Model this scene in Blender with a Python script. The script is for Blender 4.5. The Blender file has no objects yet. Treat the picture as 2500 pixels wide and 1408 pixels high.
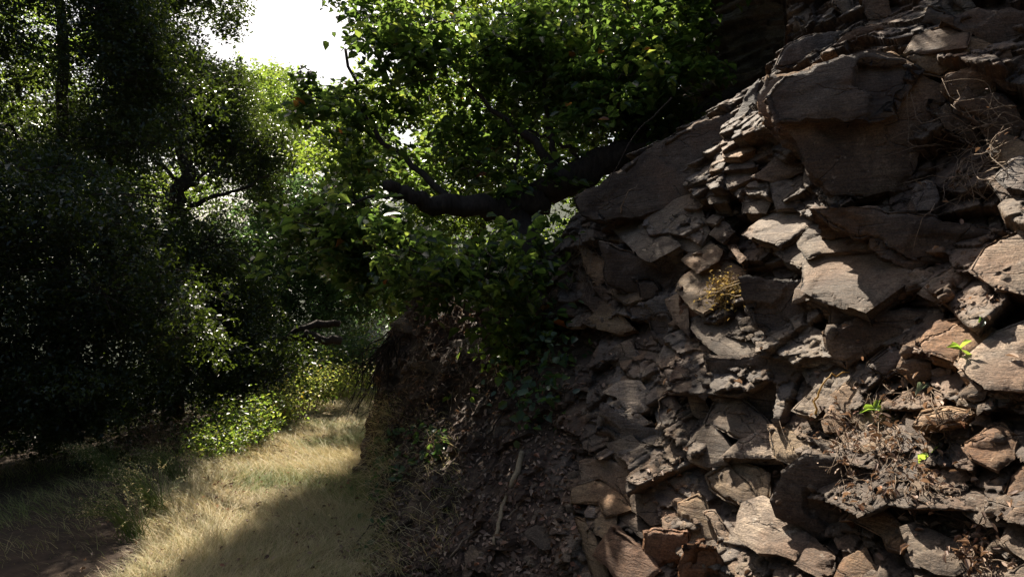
import bpy, bmesh, math, random
import numpy as np
from mathutils import Vector
from mathutils.bvhtree import BVHTree
from mathutils.geometry import delaunay_2d_cdt

rng = np.random.default_rng(7)
random.seed(7)
S = bpy.context.scene
COL = S.collection

# ------------------------------------------------------------------ camera, light
CAM = np.array([0.0, 0.0, 1.6])
F = 1925.0                       # focal length in photograph pixels
cam = bpy.data.cameras.new('camera')
cam.sensor_width = 36.0
cam.lens = 36.0 * F / 2500.0
cam.clip_start = 0.05
cam.clip_end = 2000
co = bpy.data.objects.new('camera', cam)
COL.objects.link(co)
co.location = CAM
co.rotation_euler = (math.radians(90), 0, 0)
S.camera = co

SUN_AZ, SUN_EL = math.radians(-17), math.radians(47)     # azimuth from +Y, negative = left
sdir = Vector((math.sin(SUN_AZ) * math.cos(SUN_EL), math.cos(SUN_AZ) * math.cos(SUN_EL), math.sin(SUN_EL)))
w = bpy.data.worlds.new("World")
S.world = w
w.use_nodes = True
nt = w.node_tree
sky = nt.nodes.new('ShaderNodeTexSky')
sky.sky_type = 'NISHITA'
sky.sun_disc = False
sky.sun_elevation = SUN_EL
sky.sun_rotation = SUN_AZ
sky.dust_density = 4.0
bg = nt.nodes['Background']
bg.inputs['Strength'].default_value = 0.053
nt.links.new(sky.outputs[0], bg.inputs['Color'])
sl = bpy.data.lights.new('sun', 'SUN')
sl.energy = 5.0
sl.angle = math.radians(0.5)
sl.color = (1.0, 0.91, 0.77)
so = bpy.data.objects.new('sun', sl)
COL.objects.link(so)
so.rotation_euler = sdir.to_track_quat('Z', 'Y').to_euler()
S.view_settings.view_transform = 'Standard'
S.view_settings.look = 'None'
S.view_settings.exposure = 1.52
S.view_settings.gamma = 1
S.cycles.max_bounces = 6
S.cycles.transparent_max_bounces = 8

# ------------------------------------------------------------------ helpers
def P(px, py, Y):
    return np.array([(px - 1250) / F * Y, Y, CAM[2] + (704 - py) / F * Y])

def ray(px, py):
    d = np.array([(px - 1250) / F, 1.0, (704 - py) / F])
    return d

def hsh(ix, iy, iz, seed):
    n = (ix.astype(np.int64) * 374761393 + iy.astype(np.int64) * 668265263 + iz.astype(np.int64) * 2147483647 + seed * 974634777) & 0xffffffff
    n = ((n ^ (n >> 13)) * 1274126177) & 0xffffffff
    n = ((n ^ (n >> 16)) * 2246822519) & 0xffffffff
    n = n ^ (n >> 15)
    return (n & 0xffffff) / float(0xffffff)

def vnoise(x, y, z=None, seed=0):
    if z is None:
        z = np.zeros_like(x)
    fx, fy, fz = np.floor(x), np.floor(y), np.floor(z)
    tx, ty, tz = x - fx, y - fy, z - fz
    tx, ty, tz = tx * tx * (3 - 2 * tx), ty * ty * (3 - 2 * ty), tz * tz * (3 - 2 * tz)
    r = 0
    for a in (0, 1):
        for b in (0, 1):
            for c in (0, 1):
                wgt = (tx if a else 1 - tx) * (ty if b else 1 - ty) * (tz if c else 1 - tz)
                r = r + wgt * hsh(fx + a, fy + b, fz + c, seed)
    return r - 0.5

def fbm(x, y, z=None, seed=0, oct=4, gain=0.5):
    r, a = 0, 1.0
    for i in range(oct):
        r = r + a * vnoise(x, y, z, seed + i)
        x, y = x * 2.03 + 3.1, y * 2.03 + 1.7
        if z is not None:
            z = z * 2.03 + 5.2
        a *= gain
    return r

def cells(x, y, seed):
    """jittered-grid Voronoi: F1, F2-F1, three random values of the nearest cell, offset from its centre"""
    fx, fy = np.floor(x), np.floor(y)
    d1 = np.full(x.shape, 9.0); d2 = np.full(x.shape, 9.0)
    cx = np.zeros_like(x); cy = np.zeros_like(x); ix = np.zeros_like(x); iy = np.zeros_like(x)
    for a in (-1, 0, 1):
        for b in (-1, 0, 1):
            gx, gy = fx + a, fy + b
            px = gx + 0.5 + 0.95 * (hsh(gx, gy, gx * 0, seed) - 0.5)
            py = gy + 0.5 + 0.95 * (hsh(gx, gy, gx * 0, seed + 1) - 0.5)
            d = np.abs(x - px) * 0.6 + np.abs(y - py) * 0.6 + 0.4 * np.hypot(x - px, y - py)
            m = d < d1
            d2 = np.where(m, d1, np.minimum(d2, d))
            cx = np.where(m, px, cx); cy = np.where(m, py, cy)
            ix = np.where(m, gx, ix); iy = np.where(m, gy, iy)
            d1 = np.where(m, d, d1)
    z = ix * 0
    return d1, d2 - d1, hsh(ix, iy, z, seed + 2), hsh(ix, iy, z, seed + 3), hsh(ix, iy, z, seed + 4), x - cx, y - cy

def mesh_obj(name, verts, faces, mat, parent=None, smooth=False, attrs=None, fattrs=None):
    """verts (n,3); faces an (m,k) array or a list of such arrays"""
    me = bpy.data.meshes.new(name)
    verts = np.asarray(verts, dtype=np.float32)
    fl = faces if isinstance(faces, list) else [faces]
    fl = [np.asarray(f, dtype=np.int32) for f in fl if len(f)]
    loops = np.concatenate([f.ravel() for f in fl])
    tot = np.concatenate([np.full(len(f), f.shape[1], dtype=np.int32) for f in fl])
    start = np.concatenate([[0], np.cumsum(tot)[:-1]]).astype(np.int32)
    me.vertices.add(len(verts)); me.vertices.foreach_set('co', verts.ravel())
    me.loops.add(len(loops)); me.loops.foreach_set('vertex_index', loops)
    me.polygons.add(len(tot)); me.polygons.foreach_set('loop_start', start); me.polygons.foreach_set('loop_total', tot)
    if smooth:
        me.polygons.foreach_set('use_smooth', np.ones(len(tot), dtype=bool))
    for k, v in (attrs or {}).items():
        a = me.attributes.new(k, 'FLOAT', 'POINT'); a.data.foreach_set('value', np.asarray(v, dtype=np.float32))
    for k, v in (fattrs or {}).items():
        a = me.attributes.new(k, 'FLOAT', 'FACE'); a.data.foreach_set('value', np.asarray(v, dtype=np.float32))
    me.update(calc_edges=True)
    if mat:
        for q_ in (mat if isinstance(mat, (list, tuple)) else [mat]): me.materials.append(q_)
        if isinstance(mat, (list, tuple)):
            me.polygons.foreach_set('material_index', (np.asarray(fattrs['tone']) < -0.5).astype(np.int32))
    o = bpy.data.objects.new(name, me)
    COL.objects.link(o)
    if parent:
        o.parent = parent
    return o

def tag(o, label=None, cat=None, group=None, kind=None):
    if label: o['label'] = label
    if cat: o['category'] = cat
    if group: o['group'] = group
    if kind: o['kind'] = kind
    return o

def empty(name, loc, label, cat, group=None):
    o = bpy.data.objects.new(name, None)
    COL.objects.link(o)
    o.empty_display_size = 0.2
    o.location = [float(v) for v in loc]
    return tag(o, label, cat, group)

class MB:
    """collects pieces for ONE mesh"""
    def __init__(s):
        s.v = []; s.f = {}; s.n = 0; s.t = {}
    def add(s, v, f, tone=None):
        f = np.asarray(f) + s.n
        k = f.shape[1]
        s.f.setdefault(k, []).append(f); s.v.append(np.asarray(v)); s.n += len(v)
        if tone is None: tone = np.zeros(len(f))
        s.t.setdefault(k, []).append(np.asarray(tone))
    def tube(s, pts, rad, seg=7, rough=0.0, seed=0, tone=0.0):
        pts = np.asarray(pts, float); rad = np.asarray(rad, float) * np.ones(len(pts))
        tang = np.gradient(pts, axis=0)
        tang /= np.linalg.norm(tang, axis=1)[:, None] + 1e-9
        ref = np.array([0.31, 0.2, 0.93]) if abs(tang[0] @ np.array([0.31, 0.2, 0.93])) < 0.9 else np.array([1.0, 0, 0])
        v = []
        a = np.linspace(0, 2 * np.pi, seg, endpoint=False)
        e1 = np.cross(tang[0], ref); e1 /= np.linalg.norm(e1)
        for i in range(len(pts)):
            e1 = e1 - tang[i] * (e1 @ tang[i]); e1 /= np.linalg.norm(e1) + 1e-9
            e2 = np.cross(tang[i], e1)
            r = rad[i]
            if rough:
                r = r * (1 + rough * 2 * vnoise(np.cos(a) * 1.7 + 5, np.sin(a) * 1.7 + 5, np.full(seg, i * 0.6), seed)) [:, None]
            v.append(pts[i] + (np.cos(a)[:, None] * e1 + np.sin(a)[:, None] * e2) * r)
        n = len(pts)
        v = np.concatenate(v + [pts[-1][None] + tang[-1][None] * rad[-1] * 0.5])
        i = np.arange(n - 1)[:, None] * seg; j = np.arange(seg)[None]; jn = (j + 1) % seg
        f = np.stack([i + j, i + jn, i + seg + jn, i + seg + j], -1).reshape(-1, 4)
        b = (n - 1) * seg
        s.add(v, f, np.full(len(f), tone))
        s.f.setdefault(3, []).append(np.stack([b + np.arange(seg), b + (np.arange(seg) + 1) % seg, np.full(seg, n * seg)], -1) + s.n - len(v))
        s.t.setdefault(3, []).append(np.full(seg, tone))
    def build(s, name, mat, parent=None, smooth=False):
        if not s.n: return None
        v = np.concatenate(s.v)
        if parent is not None:
            v = v - np.array(parent.location)
        ks = sorted(s.f)
        return mesh_obj(name, v, [np.concatenate(s.f[k]) for k in ks], mat, parent, smooth, fattrs={'tone': np.concatenate([np.concatenate(s.t[k]) for k in ks])})

def curve(pts, n=14, wob=0.0, seed=0):
    """Catmull-Rom through pts"""
    p = np.asarray(pts, float)
    p = np.concatenate([[2 * p[0] - p[1]], p, [2 * p[-1] - p[-2]]])
    out = []
    m = len(p) - 3
    for t in np.linspace(0, m - 1e-6, n):
        i = int(t); u = t - i
        a, b, c, d = p[i:i + 4]
        out.append(0.5 * (2 * b + (c - a) * u + (2 * a - 5 * b + 4 * c - d) * u * u + (3 * b - a - 3 * c + d) * u ** 3))
    out = np.array(out)
    if wob:
        r = np.random.default_rng(seed)
        out[1:] += r.normal(0, wob, out[1:].shape)
    return out

LEAF4 = (np.array([[0, 0, 0], [0.5, 0.42, 0.10], [0, 1, -0.05], [-0.5, 0.42, 0.10]]), np.array([[0, 1, 2], [0, 2, 3]]))
LEAF6 = (np.array([[0, 0, 0], [0.42, 0.22, 0.10], [0.40, 0.62, 0.12], [0, 1, -0.12], [-0.40, 0.62, 0.12], [-0.42, 0.22, 0.10]]),
         np.array([[0, 1, 2, 3], [0, 3, 4, 5]]))

def leaves(pos, size, aspect=0.55, up=0.5, r=None, template=LEAF4, tone=None, droop=0.3, dirs=None, flat=None):
    """N leaves as vertex / face arrays; up pulls the leaf normals to the zenith"""
    r = r or rng
    N = len(pos)
    size = np.broadcast_to(size, (N,))
    nrm = r.normal(0, 1, (N, 3)); nrm /= np.linalg.norm(nrm, axis=1)[:, None]
    if flat is not None:
        nrm = flat + nrm * up
    else:
        nrm[:, 2] = np.abs(nrm[:, 2]); nrm = nrm * (1 - up) + np.array([0, 0, up])
    nrm /= np.linalg.norm(nrm, axis=1)[:, None] + 1e-9
    d = r.normal(0, 1, (N, 3)) if dirs is None else dirs + r.normal(0, 0.4, (N, 3))
    d[:, 2] -= droop
    d -= nrm * (d * nrm).sum(1)[:, None]
    d /= np.linalg.norm(d, axis=1)[:, None] + 1e-9
    x = np.cross(d, nrm)
    tv, tf = template
    asp = aspect * r.uniform(0.75, 1.25, N)
    fold = r.uniform(0.3, 2.6, N)
    v = pos[:, None] + size[:, None, None] * (tv[None, :, 0, None] * asp[:, None, None] * x[:, None] + tv[None, :, 1, None] * d[:, None] + tv[None, :, 2, None] * fold[:, None, None] * nrm[:, None])
    k = len(tv)
    f = (tf[None] + (np.arange(N) * k)[:, None, None]).reshape(-1, tf.shape[1])
    t = r.uniform(0, 1, N) if tone is None else tone
    return v.reshape(-1, 3), f, np.repeat(t, len(tf))

def inpoly(x, y, poly):
    x = np.asarray(x); y = np.asarray(y)
    c = np.zeros(x.shape, bool)
    n = len(poly)
    for i in range(n):
        x1, y1 = poly[i]; x2, y2 = poly[(i + 1) % n]
        if y1 == y2: continue
        c ^= ((y1 > y) != (y2 > y)) & (x < (x2 - x1) * (y - y1) / (y2 - y1) + x1)
    return c

# ------------------------------------------------------------------ materials
def new_mat(name):
    m = bpy.data.materials.new(name); m.use_nodes = True
    n = m.node_tree.nodes; l = m.node_tree.links
    return m, n, l, n['Principled BSDF'], n['Material Output']

def ramp(n, stops, interp='LINEAR'):
    r = n.new('ShaderNodeValToRGB'); r.color_ramp.interpolation = interp
    e = r.color_ramp.elements
    while len(e) > 1: e.remove(e[-1])
    e[0].position, e[0].color = stops[0][0], (*stops[0][1], 1)
    for p_, c_ in stops[1:]:
        q = e.new(p_); q.color = (*c_, 1)
    return r

def noise(n, l, vec, scale, detail=6, rough=0.6, dist=0.0):
    t = n.new('ShaderNodeTexNoise')
    t.inputs['Scale'].default_value = scale; t.inputs['Detail'].default_value = detail
    t.inputs['Roughness'].default_value = rough; t.inputs['Distortion'].default_value = dist
    if vec: l.new(vec, t.inputs['Vector'])
    return t

def mixc(n, l, fac, a, b, mode='MIX'):
    m = n.new('ShaderNodeMix'); m.data_type = 'RGBA'; m.blend_type = mode
    for s_, v_ in ((m.inputs[0], fac), (m.inputs[6], a), (m.inputs[7], b)):
        if isinstance(v_, (int, float)): s_.default_value = v_
        elif isinstance(v_, tuple): s_.default_value = (*v_, 1)
        else: l.new(v_, s_)
    return m.outputs[2]

def mth(n, l, op, a, b=0.0):
    m = n.new('ShaderNodeMath'); m.operation = op
    for s_, v_ in ((m.inputs[0], a), (m.inputs[1], b)):
        if isinstance(v_, (int, float)): s_.default_value = v_
        else: l.new(v_, s_)
    return m.outputs[0]

def mapping(n, l, vec, rot=(0, 0, 0), scale=(1, 1, 1)):
    m = n.new('ShaderNodeMapping')
    m.inputs['Rotation'].default_value = rot; m.inputs['Scale'].default_value = scale
    l.new(vec, m.inputs['Vector'])
    return m.outputs[0]

def rock_material(name, use_obj_color, earth=False):
    m, n, l, bs, out = new_mat(name)
    pos = n.new('ShaderNodeNewGeometry').outputs['Position']
    bed = mapping(n, l, pos, rot=(0.5, -0.35, 0.5), scale=(1.2, 1.2, 9))       # cleavage lines
    big = noise(n, l, pos, 2.2, 5, 0.55)
    mid = noise(n, l, pos, 11, 7, 0.68, 0.6)
    lin = noise(n, l, bed, 7, 7, 0.72, 0.5)
    fine = noise(n, l, pos, 120, 4, 0.65)
    base = ramp(n, [(0.28, (0.075, 0.056, 0.045)), (0.45, (0.165, 0.132, 0.104)), (0.58, (0.235, 0.19, 0.145)), (0.75, (0.34, 0.295, 0.245))])
    l.new(mth(n, l, 'ADD', mth(n, l, 'MULTIPLY', mid.outputs[0], 0.55), mth(n, l, 'MULTIPLY', lin.outputs[0], 0.45)), base.inputs[0])
    rust = ramp(n, [(0.52, (0, 0, 0)), (0.66, (1, 1, 1))]); l.new(big.outputs[0], rust.inputs[0])
    c = mixc(n, l, mth(n, l, 'MULTIPLY', rust.outputs[0], 0.38), base.outputs[0], (0.27, 0.145, 0.075))
    stn = ramp(n, [(0.47, (1, 1, 1)), (0.58, (0.42, 0.38, 0.36))]); l.new(noise(n, l, mapping(n, l, pos, rot=(0.2, 0.1, 0.3)), 1.7, 7, 0.62, 0.8).outputs[0], stn.inputs[0])
    c = mixc(n, l, 0.85, c, stn.outputs[0], 'MULTIPLY')
    gl = ramp(n, [(0.36, (0.52, 0.5, 0.48)), (0.5, (0.95, 0.95, 0.95)), (0.66, (1.25, 1.22, 1.18))])
    l.new(mth(n, l, 'ADD', mth(n, l, 'MULTIPLY', noise(n, l, bed, 22, 5, 0.7, 0.4).outputs[0], 0.55), mth(n, l, 'MULTIPLY', noise(n, l, pos, 45, 5, 0.75).outputs[0], 0.45)), gl.inputs[0])
    c = mixc(n, l, 0.8, c, gl.outputs[0], 'MULTIPLY')
    # pale lichen and mineral crust
    lic = noise(n, l, pos, 26, 6, 0.7)
    lr = ramp(n, [(0.60, (0, 0, 0)), (0.68, (1, 1, 1))]); l.new(lic.outputs[0], lr.inputs[0])
    c = mixc(n, l, mth(n, l, 'MULTIPLY', lr.outputs[0], 0.35), c, (0.45, 0.43, 0.39))
    sp = ramp(n, [(0.35, (0.55, 0.55, 0.55)), (0.6, (1.15, 1.15, 1.15))]); l.new(fine.outputs[0], sp.inputs[0])
    c = mixc(n, l, 1.0, c, sp.outputs[0], 'MULTIPLY')
    if use_obj_color:
        oi = n.new('ShaderNodeObjectInfo')
        c = mixc(n, l, 1.0, c, oi.outputs['Color'], 'MULTIPLY')
    else:
        at = n.new('ShaderNodeAttribute'); at.attribute_name = 'cell'
        cr = ramp(n, [(0.0, (0.62, 0.56, 0.52)), (0.3, (0.95, 0.9, 0.84)), (0.6, (0.8, 0.82, 0.88)), (0.8, (1.05, 0.82, 0.62)), (1.0, (1.2, 1.1, 0.95))])
        l.new(at.outputs['Fac'], cr.inputs[0])
        c = mixc(n, l, 1.0, c, cr.outputs[0], 'MULTIPLY')
    if earth:
        er = ramp(n, [(0.3, (0.03, 0.018, 0.013)), (0.55, (0.085, 0.052, 0.034)), (0.75, (0.17, 0.11, 0.07))])
        l.new(mid.outputs[0], er.inputs[0])
        a2 = n.new('ShaderNodeAttribute'); a2.attribute_name = 'rock'
        c = mixc(n, l, a2.outputs['Fac'], er.outputs[0], c)
    l.new(c, bs.inputs['Base Color'])
    bs.inputs['Roughness'].default_value = 0.78
    bs.inputs['Specular IOR Level'].default_value = 0.35
    vo = n.new('ShaderNodeTexVoronoi'); vo.feature = 'DISTANCE_TO_EDGE'; vo.inputs['Scale'].default_value = 4.0
    wrp = mixc(n, l, 0.12, mapping(n, l, pos, rot=(0.5, -0.35, 0.5), scale=(0.8, 0.8, 2.2)), noise(n, l, pos, 6, 4).outputs[1])
    l.new(wrp, vo.inputs['Vector'])
    ckm = ramp(n, [(0.46, (0, 0, 0)), (0.56, (1, 1, 1))]); l.new(noise(n, l, pos, 3.1, 3).outputs[0], ckm.inputs[0])
    ck = ramp(n, [(0.0, (0, 0, 0)), (0.02, (1, 1, 1))]); l.new(mth(n, l, 'ADD', vo.outputs['Distance'], mth(n, l, 'MULTIPLY', ckm.outputs[0], 0.05)), ck.inputs[0])
    h = mth(n, l, 'ADD', mth(n, l, 'ADD', mth(n, l, 'MULTIPLY', ck.outputs[0], 0.7), mth(n, l, 'MULTIPLY', lin.outputs[0], 0.8)), mth(n, l, 'ADD', mth(n, l, 'MULTIPLY', mid.outputs[0], 0.35), mth(n, l, 'MULTIPLY', fine.outputs[0], 0.22)))
    bp = n.new('ShaderNodeBump'); bp.inputs['Strength'].default_value = 1.0; bp.inputs['Distance'].default_value = 0.019
    l.new(h, bp.inputs['Height']); l.new(bp.outputs[0], bs.inputs['Normal'])
    return m

def leaf_material(name, stops, trans, tmix=0.45, rough=0.4, spec=0.5):
    m, n, l, bs, out = new_mat(name)
    at = n.new('ShaderNodeAttribute'); at.attribute_name = 'tone'
    r = ramp(n, stops); l.new(at.outputs['Fac'], r.inputs[0])
    l.new(r.outputs[0], bs.inputs['Base Color'])
    bs.inputs['Roughness'].default_value = rough
    bs.inputs['Specular IOR Level'].default_value = spec
    tr = n.new('ShaderNodeBsdfTranslucent')
    r2 = ramp(n, trans); l.new(at.outputs['Fac'], r2.inputs[0])
    l.new(r2.outputs[0], tr.inputs['Color'])
    mx = n.new('ShaderNodeMixShader'); mx.inputs[0].default_value = tmix
    l.new(bs.outputs[0], mx.inputs[1]); l.new(tr.outputs[0], mx.inputs[2]); l.new(mx.outputs[0], out.inputs['Surface'])
    return m

def plain(name, c1, c2, scale=20, rough=0.85, bump=0.01, stretch=(1, 1, 1)):
    m, n, l, bs, out = new_mat(name)
    pos = mapping(n, l, n.new('ShaderNodeNewGeometry').outputs['Position'], scale=stretch)
    t = noise(n, l, pos, scale, 7, 0.7, 0.3)
    r = ramp(n, [(0.3, c1), (0.7, c2)]); l.new(t.outputs[0], r.inputs[0])
    l.new(r.outputs[0], bs.inputs['Base Color'])
    bs.inputs['Roughness'].default_value = rough
    bs.inputs['Specular IOR Level'].default_value = 0.25
    bp = n.new('ShaderNodeBump'); bp.inputs['Distance'].default_value = bump
    l.new(t.outputs[0], bp.inputs['Height']); l.new(bp.outputs[0], bs.inputs['Normal'])
    return m

M_HILL = rock_material('fractured_rock_and_earth', False, True)
M_CLIFF = rock_material('layered_rock', False, False)
M_ROCK = rock_material('slab_rock', True)
M_BARK = plain('bark', (0.016, 0.012, 0.010), (0.075, 0.055, 0.043), 26, 0.9, 0.02, (1, 1, 0.35))
M_TWIG = plain('dry_twig', (0.10, 0.07, 0.05), (0.30, 0.22, 0.15), 60)
M_PALETWIG = plain('bleached_root', (0.20, 0.15, 0.09), (0.42, 0.33, 0.21), 40)
M_SOIL = plain('soil', (0.028, 0.019, 0.014), (0.095, 0.062, 0.04), 9, 0.95, 0.03)
_n, _l = M_SOIL.node_tree.nodes, M_SOIL.node_tree.links
_b = _n['Principled BSDF']; _src = _b.inputs['Base Color'].links[0].from_socket
_sep = _n.new('ShaderNodeSeparateXYZ'); _l.new(_n.new('ShaderNodeNewGeometry').outputs['Position'], _sep.inputs[0])
_mr = _n.new('ShaderNodeMapRange'); _mr.inputs[1].default_value = 12; _mr.inputs[2].default_value = 18; _l.new(_sep.outputs['Y'], _mr.inputs[0])
_l.new(mixc(_n, _l, _mr.outputs[0], _src, (0.018, 0.028, 0.012)), _b.inputs['Base Color'])
M_HILLSIDE_FAR = plain('wooded_slope', (0.012, 0.02, 0.008), (0.05, 0.07, 0.025), 1.5, 0.95, 0.1)
M_NEAR_LEAF = leaf_material('broad_leaf',
    [(0, (0.014, 0.028, 0.010)), (0.5, (0.028, 0.052, 0.016)), (0.9, (0.055, 0.08, 0.02)), (0.955, (0.11, 0.10, 0.02)), (0.97, (0.19, 0.085, 0.02)), (1, (0.20, 0.06, 0.02))],
    [(0, (0.10, 0.19, 0.035)), (0.6, (0.22, 0.34, 0.055)), (0.95, (0.44, 0.50, 0.08)), (0.97, (0.5, 0.22, 0.04)), (1, (0.45, 0.15, 0.03))], 0.42, 0.32, 0.5)
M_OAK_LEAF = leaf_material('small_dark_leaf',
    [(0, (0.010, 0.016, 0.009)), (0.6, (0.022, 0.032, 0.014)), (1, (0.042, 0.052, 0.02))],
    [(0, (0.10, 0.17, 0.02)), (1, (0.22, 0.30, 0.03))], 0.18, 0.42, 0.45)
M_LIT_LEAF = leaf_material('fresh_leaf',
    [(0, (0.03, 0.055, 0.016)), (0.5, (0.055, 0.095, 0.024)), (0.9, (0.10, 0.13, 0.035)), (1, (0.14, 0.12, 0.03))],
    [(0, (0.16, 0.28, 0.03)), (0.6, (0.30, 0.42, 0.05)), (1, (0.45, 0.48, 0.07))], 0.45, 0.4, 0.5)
M_BLUE_LEAF = leaf_material('grey_green_leaf',
    [(0, (0.03, 0.055, 0.035)), (1, (0.08, 0.12, 0.07))], [(0, (0.10, 0.22, 0.06)), (1, (0.22, 0.36, 0.10))], 0.35, 0.4, 0.5)
M_WEED_LEAF = leaf_material('weed_leaf',
    [(0, (0.07, 0.10, 0.02)), (0.5, (0.14, 0.18, 0.04)), (1, (0.27, 0.25, 0.06))],
    [(0, (0.30, 0.44, 0.07)), (1, (0.62, 0.60, 0.12))], 0.5, 0.5, 0.3)
M_FLOWER = leaf_material('yellow_petal', [(0, (0.55, 0.36, 0.05)), (1, (0.68, 0.55, 0.12))], [(0, (0.8, 0.5, 0.03)), (1, (0.85, 0.65, 0.08))], 0.4, 0.5, 0.2)
M_IVY = leaf_material('ivy_leaf', [(0, (0.025, 0.055, 0.03)), (1, (0.07, 0.115, 0.055))], [(0, (0.12, 0.28, 0.05)), (1, (0.3, 0.45, 0.07))], 0.35, 0.36, 0.5)
M_DRYGRASS = leaf_material('dry_grass_blade',
    [(0, (0.17, 0.22, 0.06)), (0.28, (0.37, 0.35, 0.15)), (0.6, (0.56, 0.46, 0.25)), (1, (0.72, 0.60, 0.38))],
    [(0, (0.20, 0.24, 0.06)), (0.3, (0.45, 0.36, 0.16)), (1, (0.62, 0.48, 0.26))], 0.35, 0.6, 0.3)
M_DEADLEAF = leaf_material('dead_leaf',
    [(0, (0.09, 0.05, 0.035)), (0.4, (0.21, 0.13, 0.09)), (0.8, (0.36, 0.25, 0.18)), (0.93, (0.45, 0.33, 0.24)), (1, (0.40, 0.16, 0.10))],
    [(0, (0.15, 0.08, 0.04)), (1, (0.4, 0.24, 0.14))], 0.2, 0.6, 0.3)
M_STRAW = leaf_material('straw', [(0, (0.36, 0.24, 0.08)), (1, (0.66, 0.47, 0.17))], [(0, (0.5, 0.34, 0.08)), (1, (0.7, 0.5, 0.15))], 0.4, 0.6, 0.3)
M_GREENLEAF = leaf_material('bright_green_leaf', [(0, (0.10, 0.20, 0.03)), (1, (0.20, 0.30, 0.05))], [(0, (0.3, 0.5, 0.05)), (1, (0.45, 0.6, 0.08))], 0.45, 0.4, 0.5)
M_PALELEAF = leaf_material('pale_grey_leaf', [(0, (0.28, 0.34, 0.24)), (1, (0.40, 0.44, 0.34))], [(0, (0.3, 0.4, 0.2)), (1, (0.4, 0.5, 0.3))], 0.3, 0.5, 0.4)

# ------------------------------------------------------------------ ground
def smooth(t):
    t = np.clip(t, 0, 1)
    return t * t * (3 - 2 * t)

def ground_z(x, y):
    z = 0.05 * fbm(x * 0.9, y * 0.9, seed=3, oct=4)
    z = z - 0.16 * np.clip(-2.75 - x, 0, 12) * smooth((-2.75 - x) / 1.2)
    z = z + 0.05 * smooth((-1.9 - x) / 0.5) * smooth((y - 3) / 3) * 1.4
    z = z + smooth((y - 17) / 30) * 7.0 + np.clip(y - 40, 0, 400) * 0.04
    return z

def grid(xs, ys):
    X, Y = np.meshgrid(xs, ys)
    nx, ny = len(xs), len(ys)
    i = (np.arange(ny - 1)[:, None] * nx + np.arange(nx - 1)[None]).ravel()
    return X.ravel(), Y.ravel(), np.stack([i, i + 1, i + nx + 1, i + nx], -1)

xs = np.concatenate([np.linspace(-300, -14, 20), np.linspace(-13, 5, 300), np.linspace(6, 300, 20)])
ys = np.concatenate([np.linspace(-60, 1, 12), np.linspace(1.3, 20, 300), np.linspace(21, 60, 40), np.linspace(70, 500, 20)])
gx, gy, gf = grid(xs, ys)
gz = ground_z(gx, gy)
g = mesh_obj('ground', np.stack([gx, gy, gz], -1), gf, M_SOIL, smooth=True)
tag(g, 'dark bare soil under the trees and beside the grassy path', 'ground', kind='structure')

# ------------------------------------------------------------------ hillside sheet: height field over a tilted plane
CT = [  # photo x, photo y, distance, rockiness
 (2500,1408,2.10,1),(2500,1100,2.35,1),(2500,800,2.6,1),(2500,500,2.95,1),(2500,200,3.3,1),(2500,0,3.6,1),(2500,-500,4.3,1),
 (3000,1408,1.75,1),(3000,800,2.15,1),(3000,200,2.8,1),(3000,-400,3.4,1),(2500,1800,1.75,1),(2000,1800,2.25,1),(1400,1800,2.9,0.3),
 (2200,1408,2.45,1),(2200,1100,2.75,1),(2200,800,3.15,1),(2200,500,3.5,1),(2200,250,3.75,1),(2200,0,4.3,1),(2150,-500,5.2,1),
 (1900,1408,2.9,1),(1900,1100,3.35,1),(1900,800,3.8,1),(1900,500,4.25,1),(1900,250,4.55,1),(1930,100,5.1,1),(1960,-100,5.6,1),
 (1650,1408,3.3,1),(1650,1100,3.85,1),(1650,800,4.45,1),(1650,550,4.95,1),(1650,350,5.6,1),(1800,250,5.2,1),
 (1450,1408,3.65,0.8),(1450,1100,4.3,0.85),(1450,800,5.1,0.9),(1450,500,5.8,0.9),
 (1250,1408,3.9,0.05),(1250,1100,4.8,0),(1250,900,5.6,0),(1250,700,6.8,0.1),
 (1050,1408,4.15,0),(1050,1200,5.0,0),(1050,1000,6.2,0),(1050,800,7.2,0),(1050,700,7.6,0),
 (930,1408,4.4,0),(930,1150,6.6,0),(930,900,7.6,0),(800,1500,3.9,0)]
CW = np.array([P(a, b, c) for a, b, c, _ in CT])
CR = np.array([r for *_, r in CT], float)
HN = np.array([-0.52, -0.68, 0.52]); HN /= np.linalg.norm(HN)
HU = np.array([-HN[1], HN[0], 0.0]); HU /= np.linalg.norm(HU)
HV = np.cross(HN, HU)
if HV[2] < 0: HV = -HV
HO = CW.mean(0)
cu, cv, ch = (CW - HO) @ HU, (CW - HO) @ HV, (CW - HO) @ HN

class RBF:
    def __init__(s, x, y, val, lam=0.02):
        s.x, s.y = x, y
        n = len(x)
        K = np.hypot(x[:, None] - x[None], y[:, None] - y[None]) - lam * np.eye(n)
        A = np.zeros((n + 3, n + 3)); A[:n, :n] = K
        A[:n, n:] = np.stack([np.ones(n), x, y], -1); A[n:, :n] = A[:n, n:].T
        s.w = np.linalg.solve(A, np.concatenate([val, np.zeros(3)]))
    def __call__(s, x, y):
        r = s.w[-3] + s.w[-2] * x + s.w[-1] * y
        for i in range(len(s.x)):
            r = r + s.w[i] * np.hypot(x - s.x[i], y - s.y[i])
        return r
rb_h = RBF(cu, cv, ch, 0.05)
rb_r = RBF(cu, cv, CR, 0.05)
SIL = np.array([P(*t) for t in [(905,1150,7.0),(930,900,7.7),(960,760,7.9),(1060,690,7.8),(1200,680,7.2),(1330,640,6.5),(1437,470,6.0),(1530,415,5.8),(1680,310,5.55),(1790,240,5.3),(1850,150,5.2),(1915,105,5.15),(1928,0,5.5),(1935,-160,5.9),(1950,-700,7.0)]])
su, sv = (SIL - HO) @ HU, (SIL - HO) @ HV

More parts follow.
